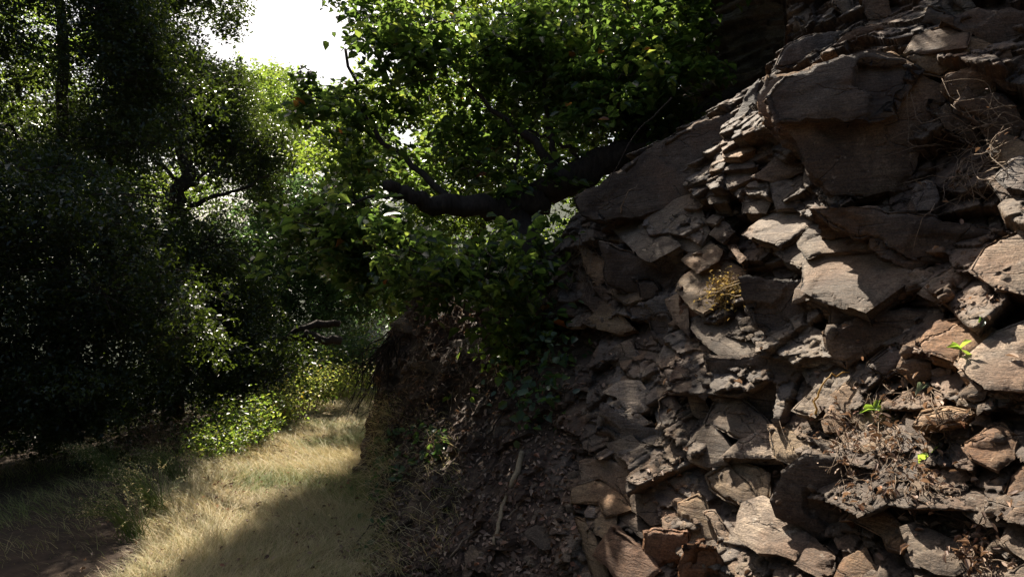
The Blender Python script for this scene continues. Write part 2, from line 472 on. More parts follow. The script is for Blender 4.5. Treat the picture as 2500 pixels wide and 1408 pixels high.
def sil_dist(u, v):
    """distance beyond the skyline of the hillside (positive outside)"""
    best = np.full(u.shape, 1e9); side = np.zeros(u.shape)
    for i in range(len(su) - 1):
        ax, ay, bx, by = su[i], sv[i], su[i + 1], sv[i + 1]
        dx, dy = bx - ax, by - ay
        t = np.clip(((u - ax) * dx + (v - ay) * dy) / (dx * dx + dy * dy), 0, 1)
        d = np.hypot(u - ax - t * dx, v - ay - t * dy)
        cr = dx * (v - ay) - dy * (u - ax)
        m = d < best
        best = np.where(m, d, best); side = np.where(m, cr, side)
    return best * np.sign(side)

u0, u1 = cu.min() - 0.1, cu.max() + 0.5
v0, v1 = cv.min() - 0.6, cv.max() + 0.3
NU, NV = 900, 760
# finer towards the camera (large u, low v)
tu = np.linspace(0, 1, NU); tv_ = np.linspace(0, 1, NV)
us = u0 + (u1 - u0) * (tu * 1.35 - 0.35 * tu ** 2)
vs = v0 + (v1 - v0) * (tv_ * 0.72 + 0.28 * tv_ ** 2)
UU, VV, hf = grid(us, vs)
base = rb_h(UU, VV)
rock = np.clip(rb_r(UU, VV) + 0.5 * fbm(UU * 1.3, VV * 1.3, seed=50), 0, 1)
rock = smooth((rock - 0.25) / 0.5)
sd = sil_dist(UU, VV) + 0.10 * fbm(UU * 3, VV * 3, seed=61)
edge = np.clip(sd, 0, 3)
base = base - edge * 3.2 - smooth(edge / 0.3) * 0.1

wu = UU + 0.08 * fbm(UU * 2, VV * 2, seed=11, oct=2); wv = VV + 0.08 * fbm(UU * 2, VV * 2, seed=21, oct=2)
ca, sa = math.cos(0.8), math.sin(0.8)
ru, rv = wu * ca - wv * sa, wu * sa + wv * ca
frac = np.zeros_like(UU); cellc = np.zeros_like(UU)
for k, (sx, sy, amp, tl, sd_) in enumerate([(0.66, 0.40, 0.18, 0.30, 100), (0.27, 0.17, 0.085, 0.36, 200), (0.11, 0.06, 0.024, 0.22, 300), (0.045, 0.022, 0.006, 0.12, 400)]):
    d1, gap, r1, r2, r3, ox, oy = cells(ru / sx, rv / sy, sd_)
    ox, oy = ox * sx, oy * sy
    # back to unrotated offset
    dv = -ox * sa + oy * ca; du = ox * ca + oy * sa
    frac += amp * (r1 - 0.5) - dv * tl * (0.4 + 1.2 * r2) - du * tl * (r3 - 0.35) * 1.2
    crack = np.clip(1 - gap / (0.05 + 0.05 * k), 0, 1)
    frac -= crack * amp * 0.28 * (r2 > 0.3)
    cellc += (r3 if k == 1 else 0) * 0.6 + (r2 if k == 2 else 0) * 0.4
frac += 0.012 * fbm(UU * 9, VV * 9, seed=31, oct=5)
earthy = 0.16 * fbm(UU * 2.2, VV * 2.2, seed=41, oct=6, gain=0.55) + 0.03 * fbm(UU * 14, VV * 14, seed=44, oct=4)
_, _, e1, e2, _, _, _ = cells(ru / 0.13, rv / 0.10, 700)
earthy += np.where(e1 > 0.62, 0.09 * e2, 0)
disp = rock * (frac - 0.005) + (1 - rock) * earthy
HD = np.array([-0.58, -0.80, 0.12]); HD /= np.linalg.norm(HD)
hv = HO + UU[:, None] * HU + VV[:, None] * HV + base[:, None] * HN + disp[:, None] * HD
hill = mesh_obj('rocky_hillside', hv, hf, M_HILL, attrs={'rock': rock * (0.3 + 0.7 * smooth((frac + 0.07) / 0.12)), 'cell': cellc})
tag(hill, 'fractured brown rock slope and dark earth bank right of the path', 'hillside', kind='structure')

# coarse smooth sheet for finding positions, detailed one for resting things on
cU, cV, cf = grid(np.linspace(u0, u1, 140), np.linspace(v0, v1, 140))
cb = rb_h(cU, cV)
csv = HO + cU[:, None] * HU + cV[:, None] * HV + cb[:, None] * HN
BASE = BVHTree.FromPolygons([tuple(p) for p in csv], [tuple(int(i) for i in q) for q in cf])

def base_hit(px, py):
    d = Vector(ray(px, py)); L = d.length
    h = BASE.ray_cast(Vector(CAM), d / L)
    return (h[3] / L) if h[0] is not None else None     # distance in forward metres

# ------------------------------------------------------------------ back cliff (behind, top right of the middle)
bu, bw, bf = grid(np.linspace(0, 5.0, 330), np.linspace(-1.0, 6.5, 380))
bx = bu + 0.22 * fbm(bu * 1.5, bw * 1.5, seed=71)
left = 0.35 * fbm(bw * 0.9, bw * 0 + 3.3, seed=77, oct=5)
_, gp, r1, r2, r3, ox, oy = cells((bu + 0.1 * fbm(bu * 2, bw * 2, seed=72)) / 0.9, (bw + 0.08 * fbm(bu * 2, bw * 2, seed=73) - bu * 0.08) / 0.16, 500)
_, gp2, q1, q2, q3, ox2, oy2 = cells(bu / 0.35, (bw - bu * 0.08 + 0.05 * fbm(bu * 3, bw * 3, seed=74)) / 0.06, 520)
dd = 0.30 * (r1 - 0.5) + 0.10 * (q1 - 0.5) + 0.35 * fbm(bu, bw, seed=75) - np.clip(1 - gp / 0.08, 0, 1) * 0.06
BA = P(1700, 400, 7.2)
bpos = np.stack([BA[0] + 0.05 + left * 0.35 + bu * 0.93 + dd * -0.35 + 0.45 * np.exp(-bu * 2.5) * 0 , BA[1] + 0.25 + 0.5 * np.exp(-bu * 2.2) - dd * 0.9 - bu * 0.25 + 0.10 * np.clip(bw, 0, 9), bw + 1.3], -1)
bc = mesh_obj('rock_cliff', bpos, bf, M_CLIFF, attrs={'cell': r3 * 0.6 + q3 * 0.4, 'rock': np.ones(len(bu))})
tag(bc, 'dark shaded rock wall with level layers behind the big boulder', 'cliff', kind='structure')

# ------------------------------------------------------------------ rocks traced one by one, each a block with a layered edge
NT = {'T': (-0.45, -0.36, 0.82), 'M': (-0.62, -0.52, 0.58), 'S': (-0.45, -0.87, 0.18), 'L': (-0.85, -0.40, 0.35), 'U': (-0.25, -0.62, 0.74), 'D': (-0.4, -0.8, -0.45)}
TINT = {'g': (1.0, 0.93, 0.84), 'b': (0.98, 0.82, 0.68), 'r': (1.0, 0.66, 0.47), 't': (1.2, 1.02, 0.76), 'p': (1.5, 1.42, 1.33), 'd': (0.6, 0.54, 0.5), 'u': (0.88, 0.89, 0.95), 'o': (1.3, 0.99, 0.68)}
CLIFF_IN = np.array([0.5, 0.8, -0.1]); CLIFF_IN /= np.linalg.norm(CLIFF_IN)
ROCK_V, ROCK_F = [], []

def rock_block(name, label, poly, nk, thick, tint, lift=0.04, rough=1.0, sd=0):
    r = np.random.default_rng(sum(map(ord, label)) + sd * 7919)
    if nk == 'S' and rough == 1.0: rough = 2.4
    n = np.array(NT[nk]) + r.normal(0, 0.07, 3); n /= np.linalg.norm(n)
    poly = np.array(poly, float)
    c = poly.mean(0)
    tb = np.array([base_hit(*q) or 4.0 for q in poly])
    tc = base_hit(*c) or float(tb.mean())
    P0 = CAM + ray(*c) * tc
    def tplane(q, p0):
        d = ray(*q); return ((p0 - CAM) @ n) / (d @ n)
    tp = np.array([tplane(q, P0) for q in poly])
    tp = np.clip(tp, tc * 0.75, tc * 1.35)
    over = np.quantile(tp - tb, 0.62)
    P0 = CAM + ray(*c) * (tc - max(over, 0) - lift * 0.7)
    pts = np.array([CAM + ray(*q) * np.clip(tplane(q, P0), tc * 0.72, tc * 1.3) for q in poly])
    ctr = pts.mean(0)
    a1 = HU - n * (HU @ n); a1 /= np.linalg.norm(a1); a2 = np.cross(n, a1)
    q2 = np.stack([(pts - ctr) @ a1, (pts - ctr) @ a2], -1)
    if (np.roll(q2[:, 0], -1) * q2[:, 1] - q2[:, 0] * np.roll(q2[:, 1], -1)).sum() > 0:
        q2 = q2[::-1]
    # resample the outline with broken edges
    size = np.ptp(q2, axis=0).max()
    step = max(0.009, size / 70)
    ring = []
    for i in range(len(q2)):
        a, b = q2[i], q2[(i + 1) % len(q2)]
        m = max(2, int(np.hypot(*(b - a)) / step))
        t = np.arange(m) / m
        seg = a + (b - a) * t[:, None]
        nn = np.array([b[1] - a[1], a[0] - b[0]]); L = np.hypot(*nn) + 1e-9
        off = fbm(t * L * 13 + i * 7.7, t * 0 + 2.2 + len(label), seed=int(r.integers(1e6)), oct=4) * min(0.013, L * 0.06) * rough
        off *= np.minimum(1, np.minimum(t, 1 - t) * 6)
        ring.append(seg + nn / L * off[:, None])
    ring = np.concatenate(ring)
    nb = len(ring)
    # interior points
    lo, hi = ring.min(0), ring.max(0)
    gs = max(0.011, size / 48)
    ix, iy = np.meshgrid(np.arange(lo[0], hi[0], gs), np.arange(lo[1], hi[1], gs))
    ip = np.stack([ix.ravel(), iy.ravel()], -1) + r.uniform(-0.3, 0.3, (ix.size, 2)) * gs
    ip = ip[inpoly(ip[:, 0], ip[:, 1], ring)]
    if len(ip):
        dmin = np.min(np.hypot(ip[:, None, 0] - ring[None, :, 0], ip[:, None, 1] - ring[None, :, 1]), 1)
        ip = ip[dmin > gs * 0.6]
    allp = np.concatenate([ring, ip])
    vo, _, fo, *_ = delaunay_2d_cdt([Vector(p) for p in allp], [(i, (i + 1) % nb) for i in range(nb)], [], 1, 1e-5)
    vo = np.array([tuple(p) for p in vo])
    # relief of the face: broken steps and grain
    sx, sy = vo[:, 0], vo[:, 1]
    k = r.uniform(0, 50)
    _, gap, s1, s2, s3, ox, oy = cells(sx / (size * 0.45 + 0.03) + k, sy / (size * 0.3 + 0.02) + k + 0.5 * sx, int(r.integers(1e5)))
    z = (s1 > 0.8) * -0.010 * rough + 0.007 * rough * fbm(sx * 4 + k, sy * 4, seed=5, oct=5, gain=0.42) * min(1.5, size * 4)
    z += ox * size * 0.07 * (s3 - 0.5)
    edge_d = np.min(np.hypot(sx[:, None] - ring[None, :, 0], sy[:, None] - ring[None, :, 1]), 1)
    z -= 0.010 * np.exp(-edge_d / 0.008)
    top = ctr + sx[:, None] * a1 + sy[:, None] * a2 + z[:, None] * n
    # side walls built in beds
    ext = -n * 0.75 + CLIFF_IN * 0.55; ext /= np.linalg.norm(ext)
    nl = max(4, int(thick / 0.016))
    verts = [top]; faces3 = [np.array([f for f in fo if len(f) == 3])]
    order = np.arange(nb)
    # map ring vertices to triangulated ones
    near = np.array([np.argmin(np.hypot(vo[:, 0] - p[0], vo[:, 1] - p[1])) for p in ring])
    nrm2 = np.roll(ring, -1, 0) - np.roll(ring, 1, 0); nrm2 = np.stack([nrm2[:, 1], -nrm2[:, 0]], -1)
    nrm2 /= np.linalg.norm(nrm2, axis=1)[:, None] + 1e-9
    cum = np.arange(nb) * step
    prev = near; cnt = len(top); quads = []
    dcur = 0.0
    dep = np.sort(np.concatenate([[0.012], r.uniform(0.012, thick, nl - 2), [thick]]))
    for li, dz in enumerate(dep):
        inset = -r.uniform(-0.010, 0.016) * rough - dz * 0.16 + 0.020 * rough * fbm(cum * 9 + li * 3.3, cum * 0 + li * 0.7 + k, seed=17, oct=3)
        rp = ring + nrm2 * np.minimum(inset, 0.012)[:, None]
        v3 = ctr + rp[:, 0:1] * a1 + rp[:, 1:2] * a2 + ext * dz + top[near].dot(n)[:, None] * n * 0
        verts.append(v3)
        cur = np.arange(nb) + cnt; cnt += nb
        quads.append(np.stack([prev, np.roll(prev, -1), np.roll(cur, -1), cur], -1))
        prev = cur
    verts.append((ctr + ext * thick)[None])
    faces3.append(np.stack([prev, np.roll(prev, -1), np.full(nb, cnt)], -1))
    V = np.concatenate(verts)
    F3 = np.concatenate(faces3); F4 = np.concatenate(quads)
    # rest point = centroid
    o = mesh_obj(name, V - ctr, [F3, F4], M_ROCK)
    o.location = ctr
    cj = r.normal(1, 0.06)
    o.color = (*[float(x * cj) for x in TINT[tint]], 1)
    tag(o, label, 'rock', 'rocks broken from the hillside')
    off = sum(len(a) for a in ROCK_V)
    ROCK_V.append(V); ROCK_F.append([F3 + off, F4 + off])
    return o

def z6(*p): return [(1660 + a / 2.933, 470 + b / 2.933) for a, b in p]
def z9(*p): return [(1660 + a / 2.933, 928 + b / 2.933) for a, b in p]
def z8(*p): return [(830 + a / 2.933, 928 + b / 2.933) for a, b in p]
def z5(*p): return [(830 + a / 2.933, 470 + b / 2.933) for a, b in p]
def z3(*p): return [(1660 + a / 2.933, b / 2.933) for a, b in p]

ROCKS = [
 # upper right
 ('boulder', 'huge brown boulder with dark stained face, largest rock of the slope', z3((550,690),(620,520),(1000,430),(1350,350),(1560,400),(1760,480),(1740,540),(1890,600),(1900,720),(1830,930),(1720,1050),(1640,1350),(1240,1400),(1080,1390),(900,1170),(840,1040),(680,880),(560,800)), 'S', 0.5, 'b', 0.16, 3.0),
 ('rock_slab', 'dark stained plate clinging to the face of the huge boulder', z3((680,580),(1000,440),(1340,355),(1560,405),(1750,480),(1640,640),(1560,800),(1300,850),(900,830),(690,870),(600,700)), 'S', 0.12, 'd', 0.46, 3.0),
 ('rock_slab', 'blue-grey slab at upper left rim of the huge boulder', z3((690,470),(740,350),(960,240),(1190,220),(1060,350),(920,440)), 'S', 0.25, 'u', 0.10),
 ('rock_slab', 'brown cracked slab lying above the huge boulder', z3((1060,350),(1190,220),(1450,170),(1680,240),(1560,390),(1340,340),(1040,420)), 'S', 0.25, 'b', 0.16),
 ('rock_slab', 'tan smooth slab with parallel cracks right of the huge boulder', z3((1580,400),(2000,330),(2160,400),(1880,540),(1780,520)), 'S', 0.25, 't', 0.10),
 ('rock_slab', 'tan wedge slab overhanging a dark hollow at right', z3((1900,630),(1950,540),(2330,390),(2350,440),(2240,640),(2200,740),(2000,710)), 'S', 0.18, 't', 0.14),
 ('rock_slab', 'brown flat slab above the tan cracked slab', z3((1700,260),(1900,180),(2040,240),(2020,320),(1640,370)), 'M', 0.2, 'b', 0.28),
 ('rock_slab', 'dim purple-brown slab in the top right corner', z3((1900,130),(2150,60),(2460,90),(2460,300),(2250,290),(2020,190)), 'S', 0.3, 'd', 0.08),
 ('rock_slab', 'rusty slab right of the dark hollow', z3((2260,570),(2464,420),(2464,640),(2340,620)), 'S', 0.2, 'b', 0.08),
 ('rock', 'blue-grey stone below the huge boulder at right', z3((1640,1400),(1690,1300),(1800,1250),(1850,1400),(1800,1480),(1680,1480)), 'M', 0.2, 'u', 0.08),
 ('rock', 'grey-white broken stone at right edge under dry stems', z3((2280,1230),(2400,1120),(2464,1080),(2464,1320),(2350,1300)), 'T', 0.2, 'u', 0.07),
 ('rock', 'thin rusty flake stack left below the huge boulder', z3((290,1110),(420,950),(490,1010),(540,1060),(420,1110)), 'T', 0.12, 'o', 0.05),
 ('rock', 'grey scaly flake hugging left rim of huge boulder', z3((370,870),(480,640),(560,560),(540,700),(540,850),(400,930)), 'L', 0.15, 'u', 0.12),
 ('rock', 'brown block directly under left rim of the huge boulder', z3((490,970),(560,880),(680,900),(850,1030),(680,1030)), 'S', 0.2, 'b', 0.13),
 ('rock', 'grey ridged stone below the rusty flake stack', z3((270,1250),(410,1180),(520,1200),(500,1270),(350,1330)), 'T', 0.15, 'g', 0.05),
 ('rock', 'dark ribbed block under the flaky rock pile', z3((455,1380),(560,1300),(640,1330),(640,1420),(600,1500),(460,1500)), 'M', 0.18, 'g', 0.05),
 ('rock', 'charcoal block wedged left of boulder foot', z3((650,1290),(800,1300),(930,1380),(900,1460),(700,1470)), 'M', 0.16, 'u', 0.05),
 ('rock', 'small brown block in the crook under the boulder', z3((540,1250),(700,1120),(850,1160),(860,1220),(700,1280)), 'M', 0.15, 'b', 0.04),
 ('rock', 'pale thin wedge left of the ribbed block', z3((200,1360),(290,1290),(350,1340),(330,1430),(220,1440)), 'T', 0.14, 'g', 0.05),
 # ledge
 ('rock_slab', 'long dark ledge slab with a sunlit upper edge beside the tree', [(1437,472),(1530,418),(1600,362),(1690,318),(1765,300),(1772,350),(1740,420),(1690,470),(1600,500),(1500,520),(1452,505)], 'S', 0.35, 'd', 0.12, 2.2),
 ('rock_slab', 'grey slab with furrowed face below the dark ledge', z5((1890,220),(2000,170),(2380,350),(2200,460),(2130,430),(2010,310)), 'T', 0.2, 'g', 0.08),
 ('rock_slab', 'shaded slab below right end of the ledge', [(1560,520),(1690,480),(1720,560),(1690,610),(1650,590)], 'M', 0.2, 'g', 0.05),
 ('rock', 'rusty orange-streaked block near tree hollow', z5((1720,370),(1800,430),(1910,510),(1940,580),(1840,640),(1770,560)), 'M', 0.2, 'o', 0.08),
 ('rock', 'lone brown stone closest to the hanging ivy', z5((1430,590),(1530,520),(1600,560),(1510,630)), 'M', 0.15, 'b', 0.16),
 ('rock', 'squared stone half in sun above the pale leaf-shaped stone', z5((1960,690),(2090,620),(2170,740),(2060,780),(1970,740)), 'T', 0.22, 't', 0.09),
 ('rock', 'shadowed flat block right of the squared stone', z5((2110,625),(2230,640),(2300,730),(2180,765)), 'S', 0.18, 'd', 0.07),
 ('rock', 'pale leaf-shaped stone at edge of the dark hollow', z5((1630,940),(1690,880),(1800,840),(1790,890),(1710,940)), 'T', 0.07, 'p', 0.08),
 ('rock', 'mossy block beside the pale leaf-shaped stone', z5((1800,900),(1900,800),(2000,870),(2080,960),(1990,990),(1850,960)), 'M', 0.2, 't', 0.07),
 ('rock', 'violet-grey flat block under the squared stone', z5((2080,830),(2320,740),(2360,850),(2220,890),(2100,890)), 'S', 0.2, 'u', 0.06),
 ('rock', 'pointed grey stone above the white crusted slab', z5((1890,1150),(2060,1060),(2110,1180),(1980,1230)), 'M', 0.18, 'g', 0.07),
 ('rock', 'tall brown block left of the slab with dry weed', z5((2330,770),(2410,740),(2470,800),(2480,1000),(2380,900)), 'L', 0.2, 'b', 0.21),
 ('rock', 'dark stone under the tall brown block', z5((2200,920),(2330,880),(2420,1000),(2464,1100),(2300,1080)), 'S', 0.2, 'd', 0.06),
 # middle right
 ('rock_slab', 'sunlit split slab topping the slab with dry weed', z6((30,470),(180,335),(285,400),(250,470),(120,540)), 'T', 0.14, 't', 0.07),
 ('rock_slab', 'large sunlit slab carrying the dry yellow weed', z6((40,600),(270,470),(440,570),(400,640),(300,740),(170,830),(110,800),(0,690)), 'T', 0.22, 't', 0.09),
 ('rock_slab', 'big tilted slab striped by twig shadows', z6((120,970),(160,880),(470,850),(700,1110),(470,1200),(300,1140)), 'T', 0.22, 'g', 0.09),
 ('rock_slab', 'wide rippled grey slab in the middle of the slope', z6((930,460),(1180,380),(1520,490),(1600,590),(1310,810),(1050,730),(920,680)), 'T', 0.24, 'g', 0.10),
 ('rock_slab', 'rippled slab just above the wide rippled one', z6((870,350),(960,240),(1200,270),(1390,390),(1020,410),(940,440)), 'T', 0.18, 'g', 0.08),
 ('rock', 'narrow grey block left of the rippled slabs', z6((700,420),(900,290),(950,300),(860,350),(930,450),(850,510)), 'T', 0.18, 'g', 0.06),
 ('rock_slab', 'whitish topped slab upper left of the rippled slabs', z6((480,280),(590,190),(750,110),(945,180),(830,270),(700,350),(530,300)), 'T', 0.22, 'p', 0.08),
 ('rock', 'small bright chip left of the whitish topped slab', z6((180,200),(230,155),(295,170),(250,212)), 'T', 0.08, 'g', 0.07),
 ('rock', 'dull block between bright chip and whitish topped slab', z6((215,290),(290,200),(375,270),(300,345)), 'M', 0.14, 'g', 0.06),
 ('rock', 'little lit cube right of the split slab', z6((350,380),(395,368),(465,450),(430,482)), 'T', 0.09, 't', 0.05),
 ('rock', 'brown toothed block at left tip of wide rippled slab', z6((820,690),(880,620),(960,640),(915,720),(870,760),(800,780)), 'L', 0.14, 'b', 0.18),
 ('rock', 'shaded triangular wedge under the wide rippled slab', z6((1050,760),(1310,850),(1280,900),(1100,950)), 'S', 0.15, 'b', 0.11),
 ('rock_slab', 'broad violet-brown slab in shade at slope centre', z6((1090,1000),(1300,900),(1500,880),(1720,880),(1700,1010),(1430,1070),(1220,1200),(1120,1110)), 'S', 0.3, 'b', 0.05),
 ('rock', 'small dusky block left of the kite-shaped slab', z6((1600,610),(1690,545),(1790,570),(1720,650),(1620,680)), 'M', 0.16, 'g', 0.06),
 ('rock_slab', 'smooth kite-shaped slab in half shade', z6((1720,700),(1830,600),(1970,510),(2070,580),(1940,720),(1860,770)), 'M', 0.2, 'g', 0.06),
 ('rock_slab', 'shaded slab between kite-shaped slab and boulder rim', z6((1400,300),(1720,330),(1750,480),(1650,530),(1520,470),(1400,400)), 'S', 0.2, 'd', 0.05),
 ('boulder', 'whitish crumbly boulder at the right edge, higher one', z6((2130,540),(2200,400),(2300,340),(2480,265),(2520,600),(2464,690),(2280,650)), 'M', 0.3, 'p', 0.10),
 ('rock_slab', 'ochre sunlit slab with hairline cracks beside green sprout', z6((1750,1040),(1870,910),(2050,890),(2250,1000),(2080,1120),(1950,1170),(1790,1120)), 'T', 0.2, 'o', 0.07),
 ('boulder', 'pink-grey sunlit boulder at the right edge, lower one', z6((2010,1190),(2250,1010),(2480,930),(2540,1200),(2464,1360),(2200,1350)), 'T', 0.3, 'p', 0.08),
 ('rock', 'mauve slab with a ragged lower edge in shade', z6((1370,1230),(1500,1130),(1620,1130),(1560,1230),(1480,1290)), 'M', 0.15, 'u', 0.05),
 ('rock', 'shaded block left of the ochre slab', z6((1590,1250),(1640,1120),(1750,1060),(1820,1280),(1700,1350)), 'S', 0.2, 'g', 0.05),
 ('rock', 'cobwebbed pointed stone under the striped slab', z6((660,1170),(810,1050),(880,1120),(1000,1040),(1150,1200),(900,1220)), 'M', 0.16, 'p', 0.06),
 # lower right
 ('rock_slab', 'stout slab with lit left rim below the cobwebbed stone', z9((215,290),(260,180),(390,115),(480,190),(580,270),(640,410),(430,390),(240,300)), 'T', 0.22, 'g', 0.09),
 ('rock_slab', 'angular grey slab with scratch lines', z9((40,490),(110,390),(205,300),(330,480),(310,580),(190,600),(80,560)), 'M', 0.2, 'g', 0.17),
 ('rock', 'white-tipped stone right of the scratched slab', z9((310,530),(430,420),(560,350),(640,420),(670,530),(480,520)), 'T', 0.16, 'p', 0.09),
 ('rock_slab', 'dull greenish slab right of the white-tipped stone', z9((655,330),(760,340),(850,390),(990,400),(1010,470),(860,570),(700,530)), 'T', 0.18, 't', 0.08),
 ('rock', 'diamond-shaped grey stone at left end of the vines', z9((840,190),(990,30),(1100,60),(1080,130),(970,235)), 'T', 0.16, 'g', 0.08),
 ('rock', 'cream stone right of the diamond-shaped one', z9((1030,270),(1130,90),(1230,160),(1300,260),(1180,340),(1050,340)), 'T', 0.16, 'o', 0.07),
 ('boulder', 'big dark block with craggy lit crest, lower middle', z9((680,860),(750,680),(900,570),(1120,590),(1140,760),(1110,960),(1000,1100),(880,1010),(720,960)), 'S', 0.3, 'd', 0.14),
 ('rock_slab', 'pale grey slab sloping left of the big dark block', z9((420,1060),(470,900),(600,850),(700,900),(850,1000),(900,1080),(880,1150),(790,1240),(680,1200),(560,1190),(480,1130)), 'T', 0.22, 'p', 0.10),
 ('rock', 'knobbly lit stone above the pale grey slab', z9((210,690),(330,620),(470,750),(520,850),(420,870),(320,830),(230,760)), 'M', 0.18, 't', 0.09),
 ('rock_slab', 'stepped tan block with overhang, lower right', z9((1180,1000),(1310,870),(1420,900),(1610,1080),(1560,1190),(1480,1170),(1430,1090),(1260,990)), 'T', 0.24, 'o', 0.10),
 ('rock_slab', 'broad grey slab low on the right with a bite-shaped shadow', z9((1610,1060),(1720,1020),(1900,1110),(2100,1150),(2040,1290),(1940,1350),(1820,1340),(1680,1270),(1650,1160)), 'T', 0.22, 'g', 0.09),
 ('rock', 'reddish slab lying left of the broad low one', z9((840,1310),(960,1130),(1090,1250),(1070,1350),(1000,1390)), 'T', 0.16, 'g', 0.09),
 ('rock', 'yellowish stone at the bottom under the stepped block', z9((1090,1430),(1180,1270),(1310,1200),(1380,1330),(1300,1430)), 'T', 0.16, 'o', 0.09),
 ('rock_slab', 'striped tan slab under the dried vine tangle', z9((1280,490),(1390,440),(1530,420),(1620,560),(1500,620),(1350,560)), 'T', 0.16, 't', 0.08),
 ('boulder', 'rounded orange boulder at right among dead vines', z9((2040,450),(2280,320),(2400,400),(2370,530),(2270,600),(2100,520)), 'T', 0.24, 'o', 0.10),
 ('rock_slab', 'long layered slab with a pale lower edge, right', z9((1990,860),(2100,790),(2250,800),(2380,950),(2310,1010),(2180,1010),(2040,910)), 'T', 0.16, 'g', 0.10),
 ('rock_slab', 'cream overhanging slab above the vine tangle', z9((1700,300),(1760,220),(1920,190),(2060,230),(1990,280),(1780,300)), 'T', 0.14, 'o', 0.20),
 ('rock', 'pitted grey lump beneath the lower right boulder', z9((1990,90),(2100,0),(2190,30),(2160,120),(2100,135)), 'M', 0.16, 'g', 0.15),
 ('rock', 'flat brown slab left of the long layered slab', z9((1830,690),(1900,600),(2080,590),(2110,650),(2000,720)), 'T', 0.16, 'b', 0.08),
 ('rock', 'narrow yellow-edged flake under the striped tan slab', z9((1240,620),(1330,630),(1540,740),(1450,735),(1300,700)), 'T', 0.10, 'o', 0.09),
 ('rock', 'loose light chip between vines and stepped block', z9((1350,740),(1430,760),(1465,800),(1420,815)), 'T', 0.05, 'p', 0.09),
 ('rock', 'brown faced block right of the loose light chip', z9((1600,900),(1660,840),(1800,830),(1830,900),(1700,920)), 'M', 0.18, 'b', 0.08),
 ('rock', 'tan stone cut by the right edge, middle height', z9((2370,690),(2464,590),(2520,700),(2480,830),(2330,800)), 'T', 0.2, 'o', 0.08),
 ('rock', 'grey-pink stone cut by the right edge, near the bottom', z9((2300,1140),(2370,990),(2480,950),(2530,1220),(2464,1250)), 'T', 0.2, 'p', 0.08),
 ('rock', 'slate stone in the bottom right corner', z9((2330,1370),(2400,1310),(2490,1270),(2540,1430),(2360,1450)), 'T', 0.2, 'g', 0.16),
 ('rock', 'rust-brown block in deep shade at the bottom', z9((50,1220),(240,1230),(320,1390),(280,1440),(40,1440)), 'S', 0.2, 'r', 0.08),
 ('rock', 'mossy green-topped stone above the rust-brown block', z9((0,900),(120,850),(200,980),(290,1180),(130,1190),(0,1100)), 'M', 0.22, 't', 0.08),
 ('rock', 'small lit stone at left foot of the cobwebbed stone', z9((140,30),(230,0),(330,10),(375,80),(280,125),(190,100)), 'T', 0.16, 'b', 0.13),
 ('rock', 'grey splinter left of the stout slab', z9((60,130),(130,90),(210,240),(150,270),(90,240)), 'L', 0.14, 'g', 0.07),
 ('rock', 'rough little stone below the pale grey slab', z9((680,1350),(790,1310),(810,1400),(740,1440),(660,1420)), 'T', 0.14, 'p', 0.07),
 ('rock', 'split brown sliver left of the pale grey slab', z9((190,960),(250,950),(330,1060),(420,1180),(340,1190),(270,1090)), 'T', 0.14, 'b', 0.07),
 # bottom middle
 ('rock_slab', 'white crusted slab, brightest rock of the middle', z8((1900,80),(2000,10),(2130,5),(2190,80),(2100,200),(2030,170),(1990,110)), 'T', 0.16, 'p', 0.24),
 ('rock', 'light grey stone under the white crusted slab', z8((1990,260),(2080,200),(2190,290),(2080,345),(2000,350)), 'M', 0.14, 'p', 0.22),
 ('rock_slab', 'long dusty slab running down the bottom middle', z8((1930,470),(2100,420),(2300,640),(2400,780),(2160,790),(2050,640)), 'M', 0.24, 'g', 0.07),
 ('rock_slab', 'speckled sunlit slab at bottom middle', z8((2090,830),(2220,700),(2390,770),(2400,960),(2220,1000),(2100,900)), 'T', 0.2, 'g', 0.10),
 ('rock_slab', 'greenish-grey slab edging the dirt, upper', z8((1740,590),(1900,560),(2060,650),(2140,780),(1990,800),(1860,690),(1740,720)), 'M', 0.2, 'g', 0.09),
 ('rock_slab', 'greenish-grey slab edging the dirt, with a dark notch under it', z8((1680,860),(1690,780),(1860,710),(1990,810),(2050,900),(1890,940),(1850,860)), 'T', 0.22, 't', 0.11),
 ('rock', 'lichen spotted stone under the dark notch', z8((1770,1050),(1890,940),(1970,950),(1960,1060),(1890,1110)), 'T', 0.16, 't', 0.10),
 ('rock_slab', 'rust-red streaked slab at bottom edge', z8((1840,1250),(1960,1070),(2150,1220),(2260,1340),(2160,1430),(2000,1410)), 'M', 0.2, 'r', 0.12),
 ('rock_slab', 'thin upright slab at left of the rust-red one', z8((1690,1020),(1760,1060),(1850,1250),(1890,1370),(1810,1420),(1740,1200)), 'L', 0.16, 't', 0.10),
 ('rock', 'dark rusty stone right of the rust-red streaked slab', z8((2200,1110),(2464,1110),(2464,1320),(2280,1330),(2200,1240)), 'S', 0.2, 'r', 0.06),
 ('rock', 'pointed tan stone half buried in the dirt', z8((780,1420),(830,1260),(930,1190),(980,1250),(920,1360),(860,1440)), 'M', 0.22, 'b', 0.09),
 ('boulder', 'rounded earthy boulder low beside the path', z8((480,910),(530,830),(620,840),(700,930),(690,1020),(560,1040),(480,990)), 'M', 0.22, 'b', 0.10),
 ('rock', 'small brown stone on the leaf covered bank', z8((610,540),(640,490),(700,465),(715,510),(660,575)), 'M', 0.14, 'b', 0.09),
 ('rock_slab', 'dark smooth face stretching below the striped slab', [(1745,880),(1800,885),(1905,855),(1990,895),(2025,955),(1945,1005),(1885,1060),(1830,985),(1765,945)], 'S', 0.3, 'd', -0.12),
